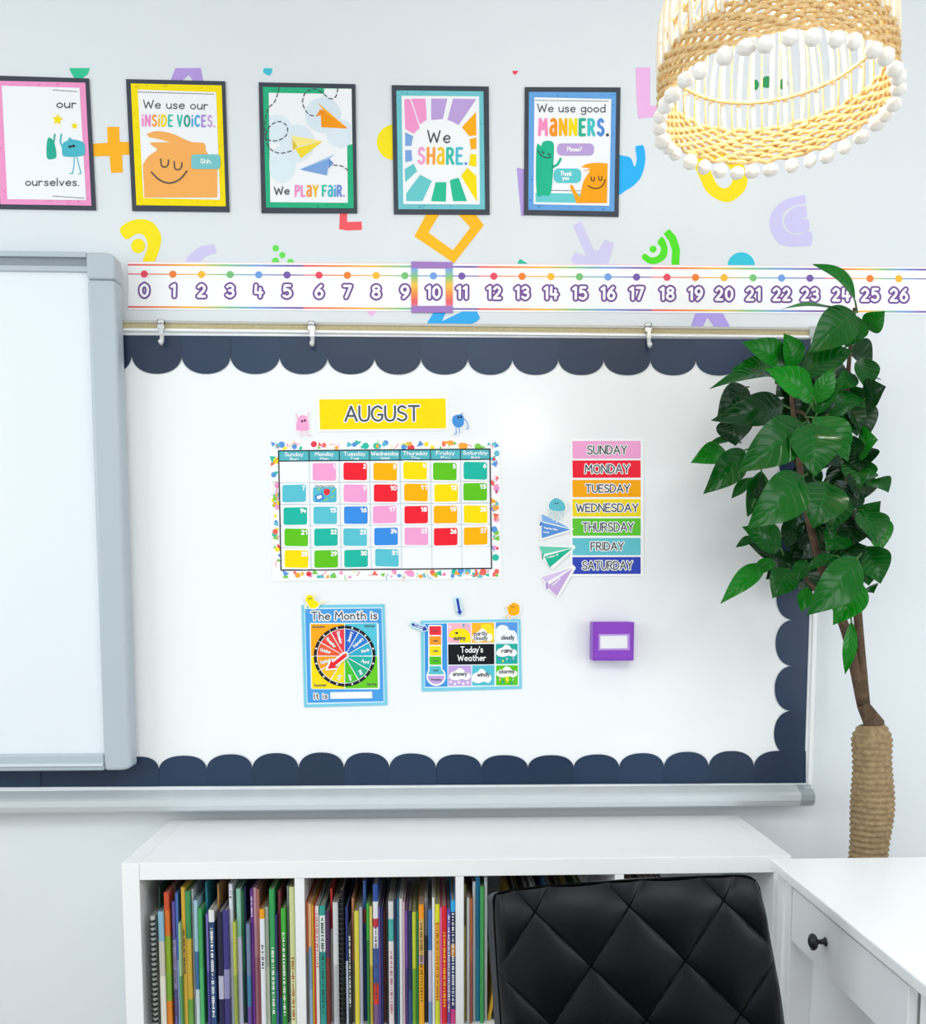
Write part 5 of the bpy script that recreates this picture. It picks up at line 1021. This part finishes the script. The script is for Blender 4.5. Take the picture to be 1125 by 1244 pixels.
def pleaf(tip, base, w, yb=-.3, yt=None, sag=.1, roll=0, k=0, fold=.42):
    yt = yb-.05 if yt is None else yt
    b, t = zl(base, tip); yb = min(yb, -.08); yt = min(yt, -.06)
    leaf(at(*b, yb), at(*t, yt), w/2.704/FPX*(2.52+(yb+yt)/2)*1.2, sag, roll, fold, k)
# behind
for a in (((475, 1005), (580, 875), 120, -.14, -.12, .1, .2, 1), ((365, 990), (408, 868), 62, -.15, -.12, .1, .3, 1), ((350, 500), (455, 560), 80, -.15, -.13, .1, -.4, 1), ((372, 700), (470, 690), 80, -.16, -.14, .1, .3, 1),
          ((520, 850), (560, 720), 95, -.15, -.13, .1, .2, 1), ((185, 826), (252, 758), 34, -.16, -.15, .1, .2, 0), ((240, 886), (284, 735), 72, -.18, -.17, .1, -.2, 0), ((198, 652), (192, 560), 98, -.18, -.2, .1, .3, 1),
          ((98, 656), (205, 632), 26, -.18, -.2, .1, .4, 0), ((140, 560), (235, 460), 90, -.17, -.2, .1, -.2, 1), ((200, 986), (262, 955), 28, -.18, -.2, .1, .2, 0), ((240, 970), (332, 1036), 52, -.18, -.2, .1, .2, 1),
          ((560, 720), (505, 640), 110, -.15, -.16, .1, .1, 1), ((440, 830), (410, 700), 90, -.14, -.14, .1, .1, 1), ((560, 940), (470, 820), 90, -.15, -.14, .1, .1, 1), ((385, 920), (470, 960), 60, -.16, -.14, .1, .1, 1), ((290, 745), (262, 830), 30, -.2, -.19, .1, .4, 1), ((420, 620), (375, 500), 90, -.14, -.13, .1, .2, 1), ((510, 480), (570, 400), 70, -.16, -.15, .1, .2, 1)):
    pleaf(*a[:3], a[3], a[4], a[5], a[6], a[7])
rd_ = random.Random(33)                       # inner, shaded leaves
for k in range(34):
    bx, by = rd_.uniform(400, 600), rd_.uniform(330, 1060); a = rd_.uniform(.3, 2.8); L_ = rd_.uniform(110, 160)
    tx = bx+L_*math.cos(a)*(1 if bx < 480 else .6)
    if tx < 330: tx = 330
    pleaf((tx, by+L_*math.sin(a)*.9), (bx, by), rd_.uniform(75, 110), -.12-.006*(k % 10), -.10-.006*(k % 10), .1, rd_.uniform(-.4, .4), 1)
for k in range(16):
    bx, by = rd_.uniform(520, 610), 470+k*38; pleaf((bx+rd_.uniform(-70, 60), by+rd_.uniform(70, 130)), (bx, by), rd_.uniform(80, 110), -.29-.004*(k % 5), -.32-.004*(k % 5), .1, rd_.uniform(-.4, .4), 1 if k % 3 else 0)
# middle
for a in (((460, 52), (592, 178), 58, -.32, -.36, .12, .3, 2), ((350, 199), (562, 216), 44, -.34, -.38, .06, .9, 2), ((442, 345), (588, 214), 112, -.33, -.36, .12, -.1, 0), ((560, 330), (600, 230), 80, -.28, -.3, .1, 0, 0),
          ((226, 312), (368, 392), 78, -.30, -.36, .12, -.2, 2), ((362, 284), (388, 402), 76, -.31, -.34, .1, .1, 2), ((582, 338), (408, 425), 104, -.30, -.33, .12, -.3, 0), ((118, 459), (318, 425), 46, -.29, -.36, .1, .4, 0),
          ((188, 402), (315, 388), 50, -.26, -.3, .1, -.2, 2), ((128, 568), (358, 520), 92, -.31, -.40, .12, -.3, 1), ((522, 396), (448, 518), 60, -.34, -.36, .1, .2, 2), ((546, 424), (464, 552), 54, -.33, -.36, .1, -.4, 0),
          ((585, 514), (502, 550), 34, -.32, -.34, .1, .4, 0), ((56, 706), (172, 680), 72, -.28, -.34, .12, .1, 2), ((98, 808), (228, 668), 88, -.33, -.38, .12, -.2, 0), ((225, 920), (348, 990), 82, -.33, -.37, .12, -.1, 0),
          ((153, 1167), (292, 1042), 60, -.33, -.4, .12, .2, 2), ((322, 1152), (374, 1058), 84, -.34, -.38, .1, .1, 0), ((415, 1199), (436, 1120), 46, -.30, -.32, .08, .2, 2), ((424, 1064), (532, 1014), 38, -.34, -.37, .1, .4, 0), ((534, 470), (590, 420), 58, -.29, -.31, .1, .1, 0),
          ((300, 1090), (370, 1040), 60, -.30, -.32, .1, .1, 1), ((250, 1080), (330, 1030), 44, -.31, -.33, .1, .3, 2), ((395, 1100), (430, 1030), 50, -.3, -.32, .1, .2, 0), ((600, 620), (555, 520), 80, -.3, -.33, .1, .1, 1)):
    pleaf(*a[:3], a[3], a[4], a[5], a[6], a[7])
# front
for a in (((300, 400), (452, 492), 82, -.40, -.44, .12, -.2, 2), ((365, 465), (450, 515), 48, -.41, -.43, .1, .2, 2), ((208, 738), (422, 578), 128, -.42, -.48, .13, -.15, 0), ((462, 752), (442, 580), 140, -.44, -.48, .12, .1, 0), ((572, 700), (452, 560), 104, -.42, -.46, .12, -.1, 0),
          ((244, 922), (422, 752), 132, -.44, -.50, .13, -.15, 0), ((456, 922), (502, 772), 132, -.43, -.47, .12, .1, 0), ((440, 1208), (600, 1020), 118, -.42, -.46, .12, -.1, 0), ((522, 1240), (610, 1100), 92, -.38, -.42, .1, .1, 2), ((560, 1405), (580, 1230), 40, -.36, -.36, .1, .2, 2)):
    pleaf(*a[:3], a[3], a[4], a[5], a[6], a[7])
rr_ = random.Random(21)                       # the far side of the crown, past the right edge
for k in range(14):
    bx, by = rr_.uniform(600, 640), rr_.uniform(180, 1180); pleaf((bx+rr_.uniform(10, 70), by+rr_.uniform(-60, 130)), (bx, by), rr_.uniform(60, 100), -.22-.012*k, None, .1, rr_.uniform(-.3, .3), rr_.choice((0, 0, 1, 2)))
def branch(pts, r0, r1, nm='branch'):
    P = []
    for x, y, Y in pts: a = zl((x, y))[0]; P.append((a[0], a[1], Y))
    S = [at(*q, P[0][2]) for q in spline([(p[0], p[1]) for p in P], 4, False)]
    n = len(S); Ys = [P[min(i//4, len(P)-1)][2] for i in range(n)]
    S = [at(*q, Ys[i]) for i, q in enumerate(spline([(p[0], p[1]) for p in P], 4, False))]
    mb = MB(); mb.tube(S, [r0+(r1-r0)*i/(n-1) for i in range(n)], bark, 8); mb.build(nm, pl, fix=False)
branch([(615, 1500, -.27), (570, 1290, -.27), (530, 1180, -.27), (490, 1080, -.27), (455, 960, -.27), (430, 850, -.27), (410, 720, -.27), (400, 620, -.27), (385, 520, -.27), (378, 440, -.27)], .014, .004)
branch([(520, 1180, -.27), (470, 1135, -.28), (430, 1090, -.29), (400, 1050, -.30)], .006, .003)
branch([(625, 1500, -.27), (600, 1200, -.27), (590, 1000, -.27), (575, 800, -.27), (560, 640, -.27), (570, 400, -.27), (590, 200, -.28)], .012, .004)
branch([(400, 640, -.27), (360, 700, -.28), (320, 720, -.28)], .004, .002)
branch([(388, 540, -.27), (420, 545, -.3), (440, 575, -.36)], .004, .002)
branch([(430, 850, -.27), (470, 800, -.3), (500, 775, -.38)], .004, .002)
mb = MB(); jm = mat('#8a7353', .9, name='jute_rope', noise=(90, '#a38b67'))
J0 = Vector((1.052, -.27, 0)); rows = []
for k in range(220):
    z = .34+.70*k/219; r = .047+.0022*math.sin(k*math.pi/2.2)+.003*math.sin(k*.09)-(.02*max(0, (k-205)/14)**2); rows.append([(J0.x+.004*math.sin(k*.05)+r*math.cos(2*math.pi*b/24), J0.y+r*math.sin(2*math.pi*b/24), z+.006*b/24) for b in range(24)])
mb.grid(rows, jm, True, True); mb.build('wrapped_trunk', pl, fix=False)['label'] = 'brown trunk wrapped in jute rope'
mb = MB(); pt_ = at(*zl((615, 1500))[0], -.27); mb.tube([(J0.x, J0.y, .95), (J0.x, J0.y, 1.05), pt_], [.03, .024, .014], bark, 10); mb.build('trunk', pl)
mb = MB(); pm_ = mat('#8f8a80', .8, name='pot_clay'); mb.lathe((J0.x, J0.y, 0), [(0, 0), (.13, 0), (.15, .02), (.17, .30), (.175, .33), (.16, .33), (.155, .30), (0, .29)], pm_, 32); mb.build('pot', pl, fix=False)
mb = MB(); mb.lathe((J0.x, J0.y, 0), [(.154, .298), (.08, .305), (0, .306)], mat('#4a3b2c', .95, noise=(80, '#33281d')), 24); mb.build('soil', pl, fix=False)
# ================================================================== wicker pendant lamp
LC = Vector((.5725, -.85, 0)); LR = .188; TILT = -math.radians(5.5)
wick = mat('#e6c894', .7, name='wicker', noise=(140, '#d2a869')); rib_m = mat('#f1e6d0', .6, name='cane'); pomm = mat('#f7f4ee', .95, name='cotton')
zb0 = at(940, 200, LC.y+LR).z; zb1_ = at(940, 156, LC.y+LR).z; zhoop = at(940, 125, LC.y+LR).z; zt_ = zb1_+.24
la = thing('pendant_lamp', (LC.x, LC.y, zb0), 'open wicker pendant lamp with a woven rim and white pompoms, upper right', 'lamp')
mb = MB(); nr = 9
for k in range(nr):                           # plaited rope rows of the rim
    z = zb0+(zb1_-zb0)*(k+.5)/nr; path = []
    for j in range(140):
        a = 2*math.pi*j/140; d = .0035*math.sin(a*35+k*math.pi); path.append((LC.x+(LR+d)*math.cos(a), LC.y+(LR+d)*math.sin(a), z+.0016*math.sin(a*23+k*2)))
    mb.tube(path, (zb1_-zb0)/nr*.53, wick, 6, False, True)
mb.build('woven_rim', la, fix=False)['label'] = 'woven straw rim band'
def rad(z): t = max(0, (z-zhoop)/(zt_-zhoop)); return LR*(1-.55*t**2.2)
NR = 84
for k in range(NR):
    a = 2*math.pi*k/NR; thick = k % 2; sw = (.05 if (k//2) % 2 else -.05)*(1 if k % 3 else .3); mb = MB(); P = []
    for j in range(9):
        z = zb1_-.012+(zt_-zb1_+.012)*j/8; r = rad(z)+(.003 if thick else -.004); q = a+sw*j/8; P.append((LC.x+r*math.cos(q), LC.y+r*math.sin(q), z))
    mb.tube(P, .0041 if thick else .0019, rib_m if thick else wick, 6); mb.build('rib', la, fix=False)
for z, r_ in ((zhoop, .0032), (zt_, .004), (zhoop+.11, .003)):
    mb = MB(); rr = rad(z)-.007; mb.tube([(LC.x+rr*math.cos(2*math.pi*j/72), LC.y+rr*math.sin(2*math.pi*j/72), z) for j in range(72)], r_, wick, 6, False, True); mb.build('hoop', la, fix=False)
mb = MB(); rp = random.Random(9); cpt = Vector((0, 0, 0))
bmx = bmesh.new(); bmesh.ops.create_icosphere(bmx, subdivisions=3, radius=.0125)
for v in bmx.verts: v.co *= 1+rp.uniform(-.10, .10)
pm0 = bpy.data.meshes.new('pompom'); bmx.to_mesh(pm0); bmx.free(); pm0.materials.append(pomm)
for p in pm0.polygons: p.use_smooth = True
NPM = 35
for k in range(NPM):
    a = 2*math.pi*k/NPM+rp.uniform(-.03, .03); o = bpy.data.objects.new('pompom', pm0); COL.objects.link(o); o.parent = la
    o.location = (LR*1.01*math.cos(a), LR*1.01*math.sin(a), -.0145+rp.uniform(-.003, .002)); o.scale = [rp.uniform(.85, 1.15)]*2+[rp.uniform(.85, 1.1)]
em = bpy.data.materials.new('lit_bulb'); em.use_nodes = True; bs = em.node_tree.nodes['Principled BSDF']; bs.inputs['Emission Color'].default_value = (1, .95, .86, 1); bs.inputs['Emission Strength'].default_value = 14; bs.inputs['Base Color'].default_value = (1, .95, .85, 1)
BZ = zt_-.06
mb = MB(); mb.ball((LC.x, LC.y, BZ), .032, em, 16, 12); mb.build('bulb', la)
mb = MB(); mb.tube([(LC.x, LC.y, BZ+.03), (LC.x, LC.y, BZ+.09)], .02, mat('#e9e6df', .5), 14)
for k in range(4): a = k*math.pi/2; mb.tube([(LC.x, LC.y, zt_), (LC.x+(rad(zt_)-.005)*math.cos(a), LC.y+(rad(zt_)-.005)*math.sin(a), zt_)], .002, wick, 6)
mb.build('socket', la)
mb = MB(); mb.tube([(LC.x, LC.y, BZ+.08), (LC.x, LC.y, 2.95)], .003, mat('#efece6', .6), 8); mb.tube([(LC.x, LC.y, 2.93), (LC.x, LC.y, 2.95)], .05, mat('#efece6', .6), 20); mb.build('cord', la)
bl = bpy.data.lights.new('bulb_light', 'POINT'); bl.energy = 5.5; bl.color = (1, .96, .9); bl.shadow_soft_size = .03
bo = bpy.data.objects.new('bulb_light', bl); COL.objects.link(bo); bo.location = (LC.x, LC.y, BZ-.045)
la.rotation_euler = (TILT, 0, 0); la.location.z += LR*math.sin(abs(TILT))
